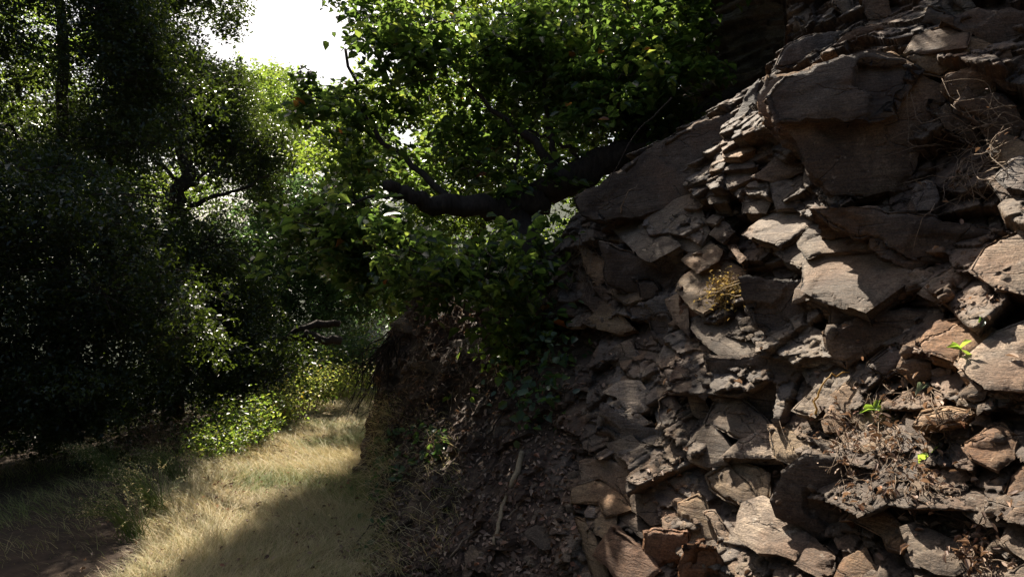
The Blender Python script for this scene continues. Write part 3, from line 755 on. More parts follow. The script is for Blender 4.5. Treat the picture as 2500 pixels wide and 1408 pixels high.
 ('rock_slab', 'sooty recessed face right of the dry weed', [(1822,690),(1960,695),(2030,760),(2030,880),(1910,845),(1835,760)], 'S', 0.3, 'd', 0.0),  # dark tint puts the hollow's shade into the rock colour
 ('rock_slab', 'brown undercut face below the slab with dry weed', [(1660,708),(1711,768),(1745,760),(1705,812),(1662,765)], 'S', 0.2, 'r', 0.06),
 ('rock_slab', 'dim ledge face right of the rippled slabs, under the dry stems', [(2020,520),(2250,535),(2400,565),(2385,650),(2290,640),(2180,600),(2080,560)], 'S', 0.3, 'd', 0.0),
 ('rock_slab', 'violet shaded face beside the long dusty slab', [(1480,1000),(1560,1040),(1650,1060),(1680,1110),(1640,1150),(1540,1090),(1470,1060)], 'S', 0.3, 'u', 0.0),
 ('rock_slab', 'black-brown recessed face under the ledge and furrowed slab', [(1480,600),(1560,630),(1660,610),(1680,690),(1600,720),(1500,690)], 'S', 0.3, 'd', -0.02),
]
for a in ROCKS:
    # grow the traced face a little so that neighbours interlock
    p_ = np.array(a[2], float); c_ = p_.mean(0)
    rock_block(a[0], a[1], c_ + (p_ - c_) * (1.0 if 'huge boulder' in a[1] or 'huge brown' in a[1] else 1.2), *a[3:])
FILLZONE = [(1440,560),(1600,560),(1760,330),(1900,420),(2060,490),(2250,500),(2500,470),(2500,1408),(1420,1408),(1390,1000),(1380,760)]
TOPZONE = [(1900,170),(1940,0),(2500,0),(2500,470),(2300,300),(2280,150),(2120,100)]
rf = np.random.default_rng(4242)
done = [np.array(a[2], float) for a in ROCKS]
for zone, nfill, keys in ((FILLZONE, 16, 'TTTMMS'), (TOPZONE, 10, 'SMS')):
    zn = np.array(zone, float); lo_, hi_ = zn.min(0), zn.max(0); k = tries = 0
    while k < nfill and tries < 6000:
        tries += 1
        q = rf.uniform(lo_, hi_)
        if not inpoly(q[0], q[1], zn): continue
        if any(inpoly(q[0], q[1], d) for d in done): continue
        dz = base_hit(*q)
        if dz is None: continue
        wpx = F / dz * rf.uniform(0.07, 0.19); asp = rf.uniform(0.32, 0.6)
        nv = int(rf.integers(4, 6)); a_ = np.sort(np.arange(nv) / nv * 2 * np.pi + rf.uniform(-0.4, 0.4, nv))
        rot = math.radians(rf.normal(32, 14))
        e1, e2 = np.cos(a_) * wpx * rf.uniform(0.75, 1.2, nv), np.sin(a_) * wpx * asp * rf.uniform(0.75, 1.2, nv)
        pg = np.stack([q[0] + e1 * math.cos(rot) - e2 * math.sin(rot), q[1] + e1 * math.sin(rot) + e2 * math.cos(rot)], -1)
        if sum(inpoly(p[0], p[1], d) for p in pg for d in done) > 2: continue
        done.append(pg); k += 1
        o_ = rock_block('rock', 'angular broken stone wedged between larger rocks of the slope', pg, keys[int(rf.integers(len(keys)))], float(rf.uniform(0.08, 0.2)), 'gbtdubgt'[int(rf.integers(8))], 0.03, 1.0, k)

for k, (qx, qy, w_, h_) in enumerate([(1010,800,60,26),(1090,752,70,24),(965,1010,44,22),(1160,850,66,26),(1070,900,70,24),(1190,985,60,30),(1000,1140,44,22),(1110,1215,56,26),(985,900,46,22),(1240,1060,56,26),(1290,1180,56,30),(1330,1310,60,30),(1215,760,60,22)]):
    a_ = np.arange(6) / 6 * 2 * np.pi + rf.uniform(-0.3, 0.3, 6)
    pg = np.stack([qx + np.cos(a_) * w_ * rf.uniform(0.7, 1.2, 6), qy + np.sin(a_) * h_ * rf.uniform(0.7, 1.2, 6) + np.cos(a_) * w_ * 0.2], -1)
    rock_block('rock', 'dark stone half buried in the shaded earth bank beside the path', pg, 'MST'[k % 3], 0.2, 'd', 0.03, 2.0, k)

# surface everything small rests on
RV = np.concatenate([hv] + ROCK_V)
RFs = [tuple(q) for q in hf.tolist()]
for f3, f4 in ROCK_F:
    RFs += [tuple(q) for q in (f3 + len(hv)).tolist()] + [tuple(q) for q in (f4 + len(hv)).tolist()]
SURF = BVHTree.FromPolygons(RV.tolist(), RFs)
def surf(px, py, slab=True):
    h = SURF.ray_cast(Vector(CAM), Vector(ray(px, py)).normalized())
    if h[0] is None or (not slab and h[2] >= len(hf) and rng.uniform() < 0.95): return None, None
    n = np.array(h[1]); d = ray(px, py)
    if n @ d > 0: n = -n
    return np.array(h[0]), n

# ------------------------------------------------------------------ trees
def crown(name, poly, yr, nclump, per, size, mat, parent, rad=(0.3, 0.55), up=0.35, aspect=0.5, template=LEAF4, seed=0, flatten=0.75, droop=0.3, tone=None, holes=None, tonef=None):
    r = np.random.default_rng(seed)
    poly = np.array(poly, float)
    lo, hi = poly.min(0), poly.max(0)
    c = []
    while len(c) < nclump:
        q = r.uniform(lo, hi)
        if not inpoly(q[0], q[1], poly): continue
        if holes is not None and any(((q[0] - hx) / hr) ** 2 + ((q[1] - hy) / (hr * hs)) ** 2 < 1 and r.uniform() < hp for hx, hy, hr, hs, hp in holes): continue
        c.append(P(q[0], q[1], r.uniform(*yr)))
    c = np.array(c)
    R = r.uniform(*rad, nclump)
    pos, sz, tn = [], [], []
    tw = MB()
    for i in range(nclump):
        k = max(6, int(per * (R[i] / np.mean(rad)) ** 2 * r.uniform(0.5, 1.4)))
        # twigs fan from the clump's heart, leaves sit along them
        nt_ = max(3, k // 14)
        dirs = r.normal(0, 1, (nt_, 3)); dirs /= np.linalg.norm(dirs, axis=1)[:, None]; dirs *= r.uniform(0.45, 1.45, 3) * np.array([1, 1, flatten])
        t = r.uniform(0.15, 1, k) ** 0.7
        w_ = r.integers(0, nt_, k)
        pp = c[i] + r.normal(0, 0.12, 3) + dirs[w_] * (R[i] * t)[:, None] + r.normal(0, size * 0.55, (k, 3))
        pp[:, 2] -= 0.12 * R[i] * t ** 2
        pos.append(pp); sz.append(size * r.uniform(0.4, 1.4, k))
        base_t = r.uniform(0.1, 0.9)
        tn.append(np.clip(base_t * 0.5 + r.uniform(0, 0.5, k), 0, 0.94) if tone is None else np.full(k, tone))
        for d in dirs[: max(2, nt_ // 4)]:
            tw.tube(np.array([c[i], c[i] + d * R[i] * 0.5, c[i] + d * R[i] * 0.95 - np.array([0, 0, 0.06 * R[i]])]), [0.006, 0.004, 0.0015], 3, tone=-1.0)
    pos = np.concatenate(pos); tn = np.concatenate(tn)
    odd = r.uniform(0, 1, len(tn)) < 0.003
    tn = np.where(odd, r.uniform(0.96, 1, len(tn)), tn)
    if tonef is not None: tn = tonef(pos, tn, r)
    v, f, t = leaves(pos, np.concatenate(sz), aspect, up, r, template, tn, droop)
    tw.add(v, f, t)
    tw.build('crown', [mat, M_BARK], parent)
    return c, R

def limb(parent, pts, r0, r1, name='branch', n=16, seg=8, wob=0.015, seed=1, rough=0.18):
    m = MB(); p = curve(pts, n, wob, seed)
    m.tube(p, np.linspace(r0, r1, n), seg, rough, seed)
    return m.build(name, M_BARK, parent, smooth=True)

# --- near leaning tree
root = P(1385, 1060, 5.15)
nt_ = empty('leaning_tree', root, 'broad-leaved tree leaning over the path with a thick crooked limb', 'tree')
limb(nt_, [root + np.array([0.02, 0.1, -0.2]), P(1362, 930, 5.5), P(1345, 790, 5.9), P(1320, 660, 6.25), P(1262, 540, 6.55)], 0.12, 0.13, 'trunk', 22, 12, 0.012, 3)
limb(nt_, [P(1290, 560, 6.55), P(1230, 515, 6.5), P(1120, 500, 6.35), P(1030, 490, 6.2), P(975, 466, 6.1), P(940, 445, 6.05)], 0.115, 0.04, 'branch', 20, 14, 0.016, 4, 0.3)
limb(nt_, [P(1225, 535, 6.55), P(1330, 470, 6.55), P(1450, 405, 6.6), P(1570, 365, 6.7), P(1690, 300, 6.9), P(1800, 250, 7.1)], 0.125, 0.115, 'branch', 26, 14, 0.028, 5, 0.3)
for k, (pts, a, b) in enumerate([
    ([P(1365, 430, 6.6), P(1300, 340, 6.7), P(1230, 290, 6.8), P(1130, 190, 7.0)], 0.05, 0.015),
    ([P(1360, 430, 6.6), P(1345, 330, 6.8), P(1330, 220, 7.0), P(1310, 60, 7.2)], 0.035, 0.012),
    ([P(1430, 410, 6.6), P(1370, 350, 6.8), P(1270, 320, 6.9)], 0.025, 0.010),
    ([P(1560, 370, 6.7), P(1520, 250, 6.9), P(1500, 100, 7.1), P(1420, -60, 7.3)], 0.05, 0.02),
    ([P(1110, 495, 6.35), P(1000, 400, 6.7), P(900, 300, 7.0), P(840, 120, 7.3)], 0.035, 0.012),
    ([P(1265, 335, 6.8), P(1258, 400, 6.75), P(1262, 460, 6.6)], 0.014, 0.012),
    ([P(990, 478, 6.1), P(880, 487, 5.9), P(780, 505, 5.8), P(720, 530, 5.75)], 0.014, 0.004),
    ([P(1250, 530, 6.5), P(1180, 620, 6.3), P(1080, 660, 6.2), P(1000, 640, 6.1)], 0.03, 0.008)]):
    limb(nt_, pts, a, b, 'branch', 14, 6, 0.012, 20 + k)
NEARPOLY = [(880,-120),(960,-60),(1050,15),(1500,15),(1560,-40),(1680,-60),(1720,120),(1700,260),(1560,340),(1420,400),(1300,440),(1180,470),(1010,440),(900,470),(820,420),(800,360),(860,300),(910,230),(900,150),(885,60)]
crown('crown', NEARPOLY, (6.5, 8.0), 185, 88, 0.085, M_NEAR_LEAF, nt_, (0.24, 0.42), 0.45, 0.62, LEAF6, 31, holes=[(1010, 290, 110, 0.9, 0.75), (1300, 360, 130, 0.75, 0.85), (1470, 330, 60, 1, .7), (1560, 330, 70, .7, .8)])
crown('crown', [(940,600),(1180,610),(1290,630),(1320,690),(1180,730),(1010,730),(950,690)], (4.9, 5.7), 34, 58, 0.072, M_NEAR_LEAF, nt_, (0.12, 0.24), 0.45, 0.62, LEAF6, 32)
crown('crown', [(690,560),(760,440),(940,480),(950,560),(960,700),(900,740),(840,690),(760,640)], (5.7, 6.6), 40, 52, 0.085, M_NEAR_LEAF, nt_, (0.16, 0.30), 0.5, 0.62, LEAF6, 33)
crown('crown', [(690,280),(880,180),(900,240),(800,290)], (6.4, 7.0), 8, 55, 0.085, M_NEAR_LEAF, nt_, (0.12, 0.22), 0.5, 0.7, LEAF6, 34)
crown('crown', [(1180,640),(1330,620),(1380,640),(1370,720),(1330,820),(1260,840),(1200,740)], (5.3, 5.9), 17, 50, 0.08, M_NEAR_LEAF, nt_, (0.14, 0.28), 0.45, 0.62, LEAF6, 38)
crown('crown', [(1450,90),(1690,40),(1710,200),(1640,250),(1520,260),(1420,230)], (6.2, 6.9), 36, 64, 0.08, M_NEAR_LEAF, nt_, (0.18, 0.34), 0.45, 0.62, LEAF6, 39)
# unseen upper crown foliage, placed above the view to shade the upper slope
def cloud_box(lo, hi, n, per, size, mat, parent, seed, rad=(0.3, 0.5), up=0.45):
    r = np.random.default_rng(seed)
    c = r.uniform(lo, hi, (n, 3)); pos = []
    for i in range(n):
        d = r.normal(0, 1, (per, 3)); d /= np.linalg.norm(d, axis=1)[:, None]
        pos.append(c[i] + d * (r.uniform(*rad) * r.uniform(0.1, 1, per) ** 0.5)[:, None])
    pos = np.concatenate(pos)
    v, f, t = leaves(pos, size * r.uniform(0.6, 1.3, len(pos)), 0.6, up, r, LEAF4, r.uniform(0, 0.94, len(pos)))
    mb = MB(); mb.add(v, f, t); mb.build('crown', mat, parent)
cloud_box((1.3, 5.4, 4.6), (4.3, 7.6, 7.4), 190, 110, 0.095, M_NEAR_LEAF, nt_, 35)

def cloud_poly(poly, zr, n, per, size, mat, parent, seed, rad=(0.3, 0.5)):
    r = np.random.default_rng(seed); poly = np.array(poly, float); lo, hi = poly.min(0), poly.max(0); c = []
    while len(c) < n:
        q = r.uniform(lo, hi)
        if inpoly(q[0], q[1], poly): c.append((q[0], q[1], r.uniform(*zr)))
    c = np.array(c); pos = []
    for i in range(n):
        d = r.normal(0, 1, (per, 3)); d /= np.linalg.norm(d, axis=1)[:, None]
        pos.append(c[i] + d * (r.uniform(*rad) * r.uniform(0.1, 1, per) ** 0.5)[:, None])
    pos = np.concatenate(pos)
    v, f, t = leaves(pos, size * r.uniform(0.6, 1.3, len(pos)), 0.6, 0.4, r, LEAF4, r.uniform(0, 0.94, len(pos)))
    mb = MB(); mb.add(v, f, t); mb.build('crown', mat, parent)
cloud_poly([(-1.0,9.2),(2.9,9.2),(2.9,12),(-1.4,12)], (6.2, 7.2), 130, 120, 0.09, M_NEAR_LEAF, nt_, 36)  # out-of-view leaf layer added to shade the crown below it
limb(nt_, [P(1560, 370, 6.7), np.array([1.3, 8.0, 4.9]), np.array([0.9, 9.5, 6.2]), np.array([0.2, 11, 6.8])], 0.09, 0.03, 'branch', 14, 8, 0.02, 78)

# --- oaks and background trees
def tree(name, label, base, trunk_pts, r0, r1, extra=(), group=None):
    e = empty(name, base, label, 'tree', group)
    limb(e, trunk_pts, r0, r1, 'trunk', 18, 9, 0.03, len(label))
    for k, (pts, a, b) in enumerate(extra):
        limb(e, pts, a, b, 'branch', 14, 6, 0.02, 40 + k)
    return e
GB = 'trees beyond the path'
def gp(px, Y): 
    x = (px - 1250) / F * Y
    return np.array([x, Y, float(ground_z(np.array([x]), np.array([Y]))[0])])

a0 = gp(120, 9.5)
A = tree('oak_tree', 'large dark oak filling the left edge of the view', a0, [a0, P(140, 700, 10.2), P(150, 350, 10.9), P(140, -50, 11.2)], 0.13, 0.06,
   [([P(130, 620, 9.7), P(260, 420, 9.9), P(330, 300, 10)], 0.08, 0.02), ([P(110, 450, 9.8), P(20, 300, 9.6)], 0.07, 0.02), ([P(140, 720, 9.7), P(300, 800, 9.2), P(420, 860, 9.0)], 0.05, 0.01)], GB)
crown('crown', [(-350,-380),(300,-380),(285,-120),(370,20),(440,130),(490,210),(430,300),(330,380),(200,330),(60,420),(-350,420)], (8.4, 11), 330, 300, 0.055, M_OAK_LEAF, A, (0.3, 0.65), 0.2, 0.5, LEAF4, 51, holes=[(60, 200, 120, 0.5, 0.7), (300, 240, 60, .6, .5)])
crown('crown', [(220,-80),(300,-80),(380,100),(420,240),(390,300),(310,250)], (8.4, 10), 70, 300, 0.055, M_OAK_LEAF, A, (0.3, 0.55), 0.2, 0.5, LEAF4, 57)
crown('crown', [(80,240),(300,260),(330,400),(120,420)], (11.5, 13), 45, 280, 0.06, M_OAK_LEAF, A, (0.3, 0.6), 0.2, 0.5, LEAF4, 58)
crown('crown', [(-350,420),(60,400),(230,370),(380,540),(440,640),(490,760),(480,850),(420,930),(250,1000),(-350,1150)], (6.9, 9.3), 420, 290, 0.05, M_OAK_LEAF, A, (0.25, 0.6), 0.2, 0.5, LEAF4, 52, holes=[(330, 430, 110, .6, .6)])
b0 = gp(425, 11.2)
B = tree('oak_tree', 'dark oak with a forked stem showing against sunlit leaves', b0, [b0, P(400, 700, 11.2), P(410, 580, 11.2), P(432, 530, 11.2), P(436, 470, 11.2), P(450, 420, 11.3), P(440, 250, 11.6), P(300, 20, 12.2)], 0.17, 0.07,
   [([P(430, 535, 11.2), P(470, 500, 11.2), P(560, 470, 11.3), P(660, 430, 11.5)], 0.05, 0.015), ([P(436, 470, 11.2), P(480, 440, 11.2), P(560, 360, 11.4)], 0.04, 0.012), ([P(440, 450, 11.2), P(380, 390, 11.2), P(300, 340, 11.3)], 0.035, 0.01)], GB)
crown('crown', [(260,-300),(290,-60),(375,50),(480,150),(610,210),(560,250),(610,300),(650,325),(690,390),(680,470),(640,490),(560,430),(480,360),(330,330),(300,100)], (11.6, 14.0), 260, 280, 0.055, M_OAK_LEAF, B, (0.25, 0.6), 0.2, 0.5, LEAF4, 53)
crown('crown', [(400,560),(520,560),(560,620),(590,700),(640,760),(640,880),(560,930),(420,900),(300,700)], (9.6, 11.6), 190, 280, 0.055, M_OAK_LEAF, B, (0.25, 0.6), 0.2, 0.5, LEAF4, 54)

cloud_poly([(-7,8.5),(-4.25,8.5),(-4.35,10.4),(-4.7,13.2),(-5.15,15),(-7,15)], (6.4, 7.4), 170, 230, 0.08, M_OAK_LEAF, A, 37)  # unseen foliage overhead, placed to shade the ground left of the path
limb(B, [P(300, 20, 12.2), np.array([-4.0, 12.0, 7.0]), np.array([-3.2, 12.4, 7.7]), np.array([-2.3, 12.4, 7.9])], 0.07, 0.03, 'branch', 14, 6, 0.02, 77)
cloud_poly([(-3.85,10.4),(-3.74,11.2),(-3.55,12.7),(-3.2,14.3),(-2.75,14.3),(-2.95,10.4)], (7.4, 8.4), 120, 190, 0.08, M_OAK_LEAF, B, 36)  # unseen overhead leaves added so the path's right side lies in shade
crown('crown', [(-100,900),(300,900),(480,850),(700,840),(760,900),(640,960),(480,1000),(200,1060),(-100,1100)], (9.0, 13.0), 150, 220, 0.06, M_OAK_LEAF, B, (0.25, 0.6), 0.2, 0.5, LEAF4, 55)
# unseen trees added behind and left of the viewer to darken the slope's shade
for k, (x_, y_, h_) in enumerate([(-7, -3.5, 8), (-3, -7, 9), (2.5, -7, 9), (6, -5, 9), (-9.5, 2, 8), (-10, 6.5, 8), (-0.5, -11, 11)]):
    z_ = float(ground_z(np.array([x_ * 1.0]), np.array([y_ * 1.0]))[0])
    e = empty('oak_tree', (x_, y_, z_), 'unseen oak added for shade %s' % ['behind the viewer, to the left', 'behind the viewer, tall', 'behind the viewer, near the slope', 'on the slope behind the viewer', 'left of the viewer', 'left of the large dark oak', 'far behind the viewer'][k], 'tree', 'unseen trees added for shade')
    limb(e, [(x_, y_, z_), (x_ + 0.2, y_, z_ + h_ * 0.4), (x_, y_ + 0.2, z_ + h_ * 0.8)], 0.2, 0.08, 'trunk', 10, 7, 0.02, k)
    r_ = 2.6
    cloud_box((x_ - r_, y_ - r_ * 0.8, z_ + 1.0), (x_ + r_, y_ + r_ * 0.8, z_ + h_), 110, 60, 0.24, M_OAK_LEAF, e, 900 + k, (0.4, 0.9))

bgs = [
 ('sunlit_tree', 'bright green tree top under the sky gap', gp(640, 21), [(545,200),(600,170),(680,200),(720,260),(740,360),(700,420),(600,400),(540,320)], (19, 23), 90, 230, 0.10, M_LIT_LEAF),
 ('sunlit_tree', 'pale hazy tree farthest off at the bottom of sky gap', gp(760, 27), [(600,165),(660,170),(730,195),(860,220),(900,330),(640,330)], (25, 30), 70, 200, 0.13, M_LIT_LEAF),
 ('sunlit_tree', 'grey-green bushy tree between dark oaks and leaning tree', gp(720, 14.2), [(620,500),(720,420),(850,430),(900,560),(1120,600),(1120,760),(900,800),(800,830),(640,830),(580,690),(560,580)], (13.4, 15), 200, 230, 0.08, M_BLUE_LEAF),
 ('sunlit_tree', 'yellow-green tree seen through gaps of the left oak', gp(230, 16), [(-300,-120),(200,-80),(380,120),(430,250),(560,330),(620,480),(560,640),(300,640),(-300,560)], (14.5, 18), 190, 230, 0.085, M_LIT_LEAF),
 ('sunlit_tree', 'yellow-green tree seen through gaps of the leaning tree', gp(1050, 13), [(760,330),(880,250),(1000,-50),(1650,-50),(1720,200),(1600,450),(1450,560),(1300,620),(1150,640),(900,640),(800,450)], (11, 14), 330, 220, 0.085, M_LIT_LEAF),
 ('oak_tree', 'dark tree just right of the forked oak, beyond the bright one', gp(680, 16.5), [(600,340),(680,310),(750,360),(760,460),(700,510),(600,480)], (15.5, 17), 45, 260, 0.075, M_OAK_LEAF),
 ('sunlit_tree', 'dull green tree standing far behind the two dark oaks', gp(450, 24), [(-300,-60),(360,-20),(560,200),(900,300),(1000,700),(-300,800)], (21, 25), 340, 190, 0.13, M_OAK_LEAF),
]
for k, (nm, lb, b, poly, yr, nc, per, sz, mt) in enumerate(bgs):
    cc = np.array(poly, float).mean(0); ym = (yr[0] + yr[1]) / 2
    e = tree(nm, lb, b, [b, (b + P(cc[0], cc[1], ym)) / 2 + np.array([0.15, 0, 0.1]), P(cc[0], cc[1], ym)], 0.16, 0.05, (), GB)
    crown('crown', poly, yr, nc, per, sz, mt, e, (0.3 * sz / 0.07, 0.5 * sz / 0.07), 0.35, 0.55, LEAF4, 60 + k)

# low dark log branch over the path's far end
lg = empty('bare_branch', P(740, 835, 10.5), 'dark crooked dead branch lying level behind the grey-green bush', 'branch')
limb(lg, [P(640, 850, 10.3), P(700, 832, 10.4), P(760, 822, 10.5), P(830, 832, 10.7)], 0.04, 0.065, 'stem', 14, 8, 0.02, 9)
limb(lg, [P(690, 835, 10.4), P(740, 795, 10.5), P(830, 790, 10.7)], 0.03, 0.045, 'stem', 12, 8, 0.02, 10)

# ------------------------------------------------------------------ shrubs and weeds
def shrub(name, label, cat, base, h, rad, nleaf, size, lm, r_seed, flowers=0, group=None, nst=14, aspect=0.5, lean=(0, 0, 0), stem=M_TWIG):
    r = np.random.default_rng(r_seed)
    e = empty(name, base, label, cat, group)
    st = MB(); pos = []; tips = []
    for i in range(nst):
        a = r.uniform(0, 2 * np.pi); q = rad * math.sqrt(r.uniform(0, 1))
        tip = base + np.array([math.cos(a) * q, math.sin(a) * q, h * r.uniform(0.55, 1.0) * (1 - 0.3 * (q / rad) ** 2)]) + np.array(lean) * r.uniform(0.5, 1.2)
        root_ = base + np.array([math.cos(a) * q * 0.45, math.sin(a) * q * 0.45, -0.03])
        c = curve([root_, (root_ + tip) / 2 + r.normal(0, 0.04 * h, 3), tip], 7)
        st.tube(c, np.linspace(0.005, 0.0015, 7), 4)
        k = nleaf // nst
        t = r.uniform(0.2, 1.0, k)
        ii = np.clip((t * 6).astype(int), 0, 5); fr = t * 6 - ii
        pos.append(c[ii] * (1 - fr)[:, None] + c[np.minimum(ii + 1, 6)] * fr[:, None] + r.normal(0, size * 0.8 + 0.06 * rad, (k, 3)))
        tips.append(c[-1])
    pos = np.concatenate(pos)
    v, f, t = leaves(pos, size * r.uniform(0.6, 1.3, len(pos)), aspect, 0.4, r, LEAF4, None)
    mb = MB(); mb.add(v, f, t); mb.build('foliage', lm, e)
    st.build('stem', stem, e)
    if flowers:
        fp = np.array(tips)[r.integers(0, nst, flowers)] + r.normal(0, 0.07, (flowers, 3)) + np.array([0, 0, -0.03])
        v, f, t = leaves(fp, 0.028 * r.uniform(0.7, 1.3, flowers), 0.9, 0.5, r, LEAF4, None)
        mb = MB(); mb.add(v, f, t); mb.build('blossoms', M_FLOWER, e)
    return e
GW = 'weeds along the left edge of the path'
ords = ['yellow flowered weed clump farthest along the path', 'yellow flowered weed with the tallest upright spike', 'dense yellow flowered weed clump in full sun', 'yellow-green weed clump in front of the dense sunny one', 'bright yellow-green low weed nearest the sunny grass bend']
for k, (px, Y, h, rd, n) in enumerate([(905, 13.6, 0.95, 0.5, 1500), (800, 12.2, 0.85, 0.5, 1700), (830, 11.0, 0.6, 0.6, 1900), (745, 10.0, 0.62, 0.55, 1700), (672, 8.9, 0.5, 0.42, 1300)]):
    shrub('wildflower_plant', ords[k], 'weed', gp(px, Y), h, rd, n, 0.045, M_WEED_LEAF, 80 + k, 45, GW, 26)
shrub('leafy_weed', 'dark green leafy weed at the shaded path edge', 'weed', gp(590, 7.9), 0.5, 0.42, 1500, 0.045, M_LIT_LEAF, 90, 0, GW, 20)
shrub('leafy_weed', 'low green weed closest to the long dry grass', 'weed', gp(520, 7.2), 0.38, 0.38, 1300, 0.04, M_LIT_LEAF, 91, 0, GW, 20)
shrub('dry_weed', 'brown withered weed in the shade left of the green weeds', 'weed', gp(400, 7.6), 0.42, 0.5, 800, 0.04, M_DEADLEAF, 92, 0, GW, 24)
shrub('leafy_bush', 'small blue-green bush at the far bend of the path', 'bush', gp(880, 12.5), 1.25, 0.75, 3600, 0.06, M_BLUE_LEAF, 93, 0, None, 30)

# leafless twiggy shrub hanging at the corner of the bank
tb = P(960, 830, 7.3)
ts = empty('bare_shrub', tb, 'leafless black twigs hanging off the corner of the earth bank', 'shrub')
m = MB(); r = np.random.default_rng(5)
for k in range(26):
    s0 = tb + r.normal(0, 0.05, 3)
    d = np.array([r.uniform(-0.40, -0.02), r.uniform(-0.4, 0.1), -r.uniform(0.3, 1.0)])
    c = curve([s0, s0 + d * 0.45 + r.normal(0, 0.04, 3) + np.array([0, 0, 0.06]), s0 + d], 9, 0.012, k)
    m.tube(c, np.linspace(0.008, 0.002, 9), 4)
    for j in range(4):
        i = r.integers(2, 8); e_ = c[i] + np.array([r.uniform(-0.18, 0.12), r.uniform(-.1, .1), r.uniform(-0.22, 0.05)])
        m.tube(curve([c[i], (c[i] + e_) / 2 + r.normal(0, 0.015, 3), e_], 5), np.linspace(0.004, 0.0012, 5), 3)
m.build('branches', M_BARK, ts)

# ------------------------------------------------------------------ grass
def blades(x, y, h, lean, tone, wid, zoff=0.0, nrm=None):
    """curved 2-quad blades; lean (N,2)"""
    N = len(x)
    z = ground_z(x, y) - 0.01 + zoff
    b = np.stack([x, y, z], -1)
    a = rng.uniform(0, 2 * np.pi, N)
    sd = np.stack([np.cos(a), np.sin(a), np.zeros(N)], -1) * wid[:, None]
    mid = b + np.stack([lean[:, 0] * 0.35, lean[:, 1] * 0.35, h * 0.62], -1)
    tip = b + np.stack([lean[:, 0], lean[:, 1], h], -1)
    v = np.stack([b - sd, b + sd, mid + sd * 0.75, mid - sd * 0.75, tip + sd * 0.12, tip - sd * 0.12], 1).reshape(-1, 3)
    i = (np.arange(N) * 6)[:, None]
    f = np.concatenate([i + np.array([[0, 1, 2, 3]]), i + np.array([[3, 2, 4, 5]])], 1).reshape(-1, 4)
    return v, f, np.repeat(tone, 2)

def grass_patch(n, xf, yr, hr, seed, tone=(0.1, 1.0), bias=2.2):
    r = np.random.default_rng(seed)
    y = yr[0] + (yr[1] - yr[0]) * r.uniform(0, 1, n) ** bias
    lo, hi = xf(y)
    x = lo + (hi - lo) * r.uniform(0, 1, n)
    pt = fbm(x * 1.6, y * 1.6, seed=91, oct=4) + 0.5
    keep = r.uniform(0, 1, n) < np.clip(0.35 + 1.3 * pt, 0.08, 1)
    x, y, pt = x[keep], y[keep], pt[keep]
    n = len(x)
    h = r.uniform(*hr, n) * (0.55 + 0.9 * pt)
    ang = 2.2 + 3.0 * fbm(x * 0.8, y * 0.8, seed=95, oct=3) + r.normal(0, 0.8, n)
    ln = h * r.uniform(0.5, 1.9, n)
    lean = np.stack([np.cos(ang) * ln, np.sin(ang) * ln], -1)
    h = h * r.uniform(0.35, 0.9, n)
    gr = fbm(x * 1.1 + 9, y * 1.1, seed=99, oct=3)
    tn = np.clip(tone[0] + (tone[1] - tone[0]) * r.uniform(0, 1, n) - np.clip(gr - 0.1, 0, 1) * 1.6, 0, 1)
    wid = r.uniform(0.0009, 0.002, n) * (0.6 + y / 9)
    return blades(x, y, h, lean, tn, wid)
pl = lambda y: (-2.3 - 0.10 * (y - 4.4) + 0.5 * fbm(y * 1.3, y * 0 + 4.4, seed=88, oct=4), np.full_like(y, -0.55) - 0.5 * smooth((y - 5) / 3))
v, f, t = grass_patch(190000, pl, (3.2, 17), (0.035, 0.11), 1)
mb = MB(); mb.add(v, f, t); gpo = mb.build('dry_grass', M_DRYGRASS)
tag(gpo, 'flattened straw-coloured dry grass covering the path', 'grass', kind='stuff')
pl2 = lambda y: (np.full_like(y, -4.6) - 0.1 * y, -2.3 - 0.10 * (y - 4.4))
v, f, t = grass_patch(15000, pl2, (3.4, 12), (0.05, 0.16), 2, (0.0, 0.5), 1.7)
mb = MB(); mb.add(v, f, t); gpo = mb.build('dry_grass', M_DRYGRASS)
tag(gpo, 'sparse dry grass in deep shade left of the path', 'grass', kind='stuff')

# path as a pale earth sheet just above the soil
px_, py_, pf_ = grid(np.linspace(0, 1, 30), np.linspace(2.5, 17.5, 160))
lo_, hi_ = pl(py_)
xx = lo_ + (hi_ - lo_) * px_
M_PATH = plain('path_thatch', (0.05, 0.035, 0.02), (0.30, 0.22, 0.11), 14, 0.95, 0.02)
pth = mesh_obj('path', np.stack([xx, py_, ground_z(xx, py_) + 0.004], -1), pf_, M_PATH, smooth=True)
tag(pth, 'narrow footpath of trodden straw and earth', 'path', kind='structure')

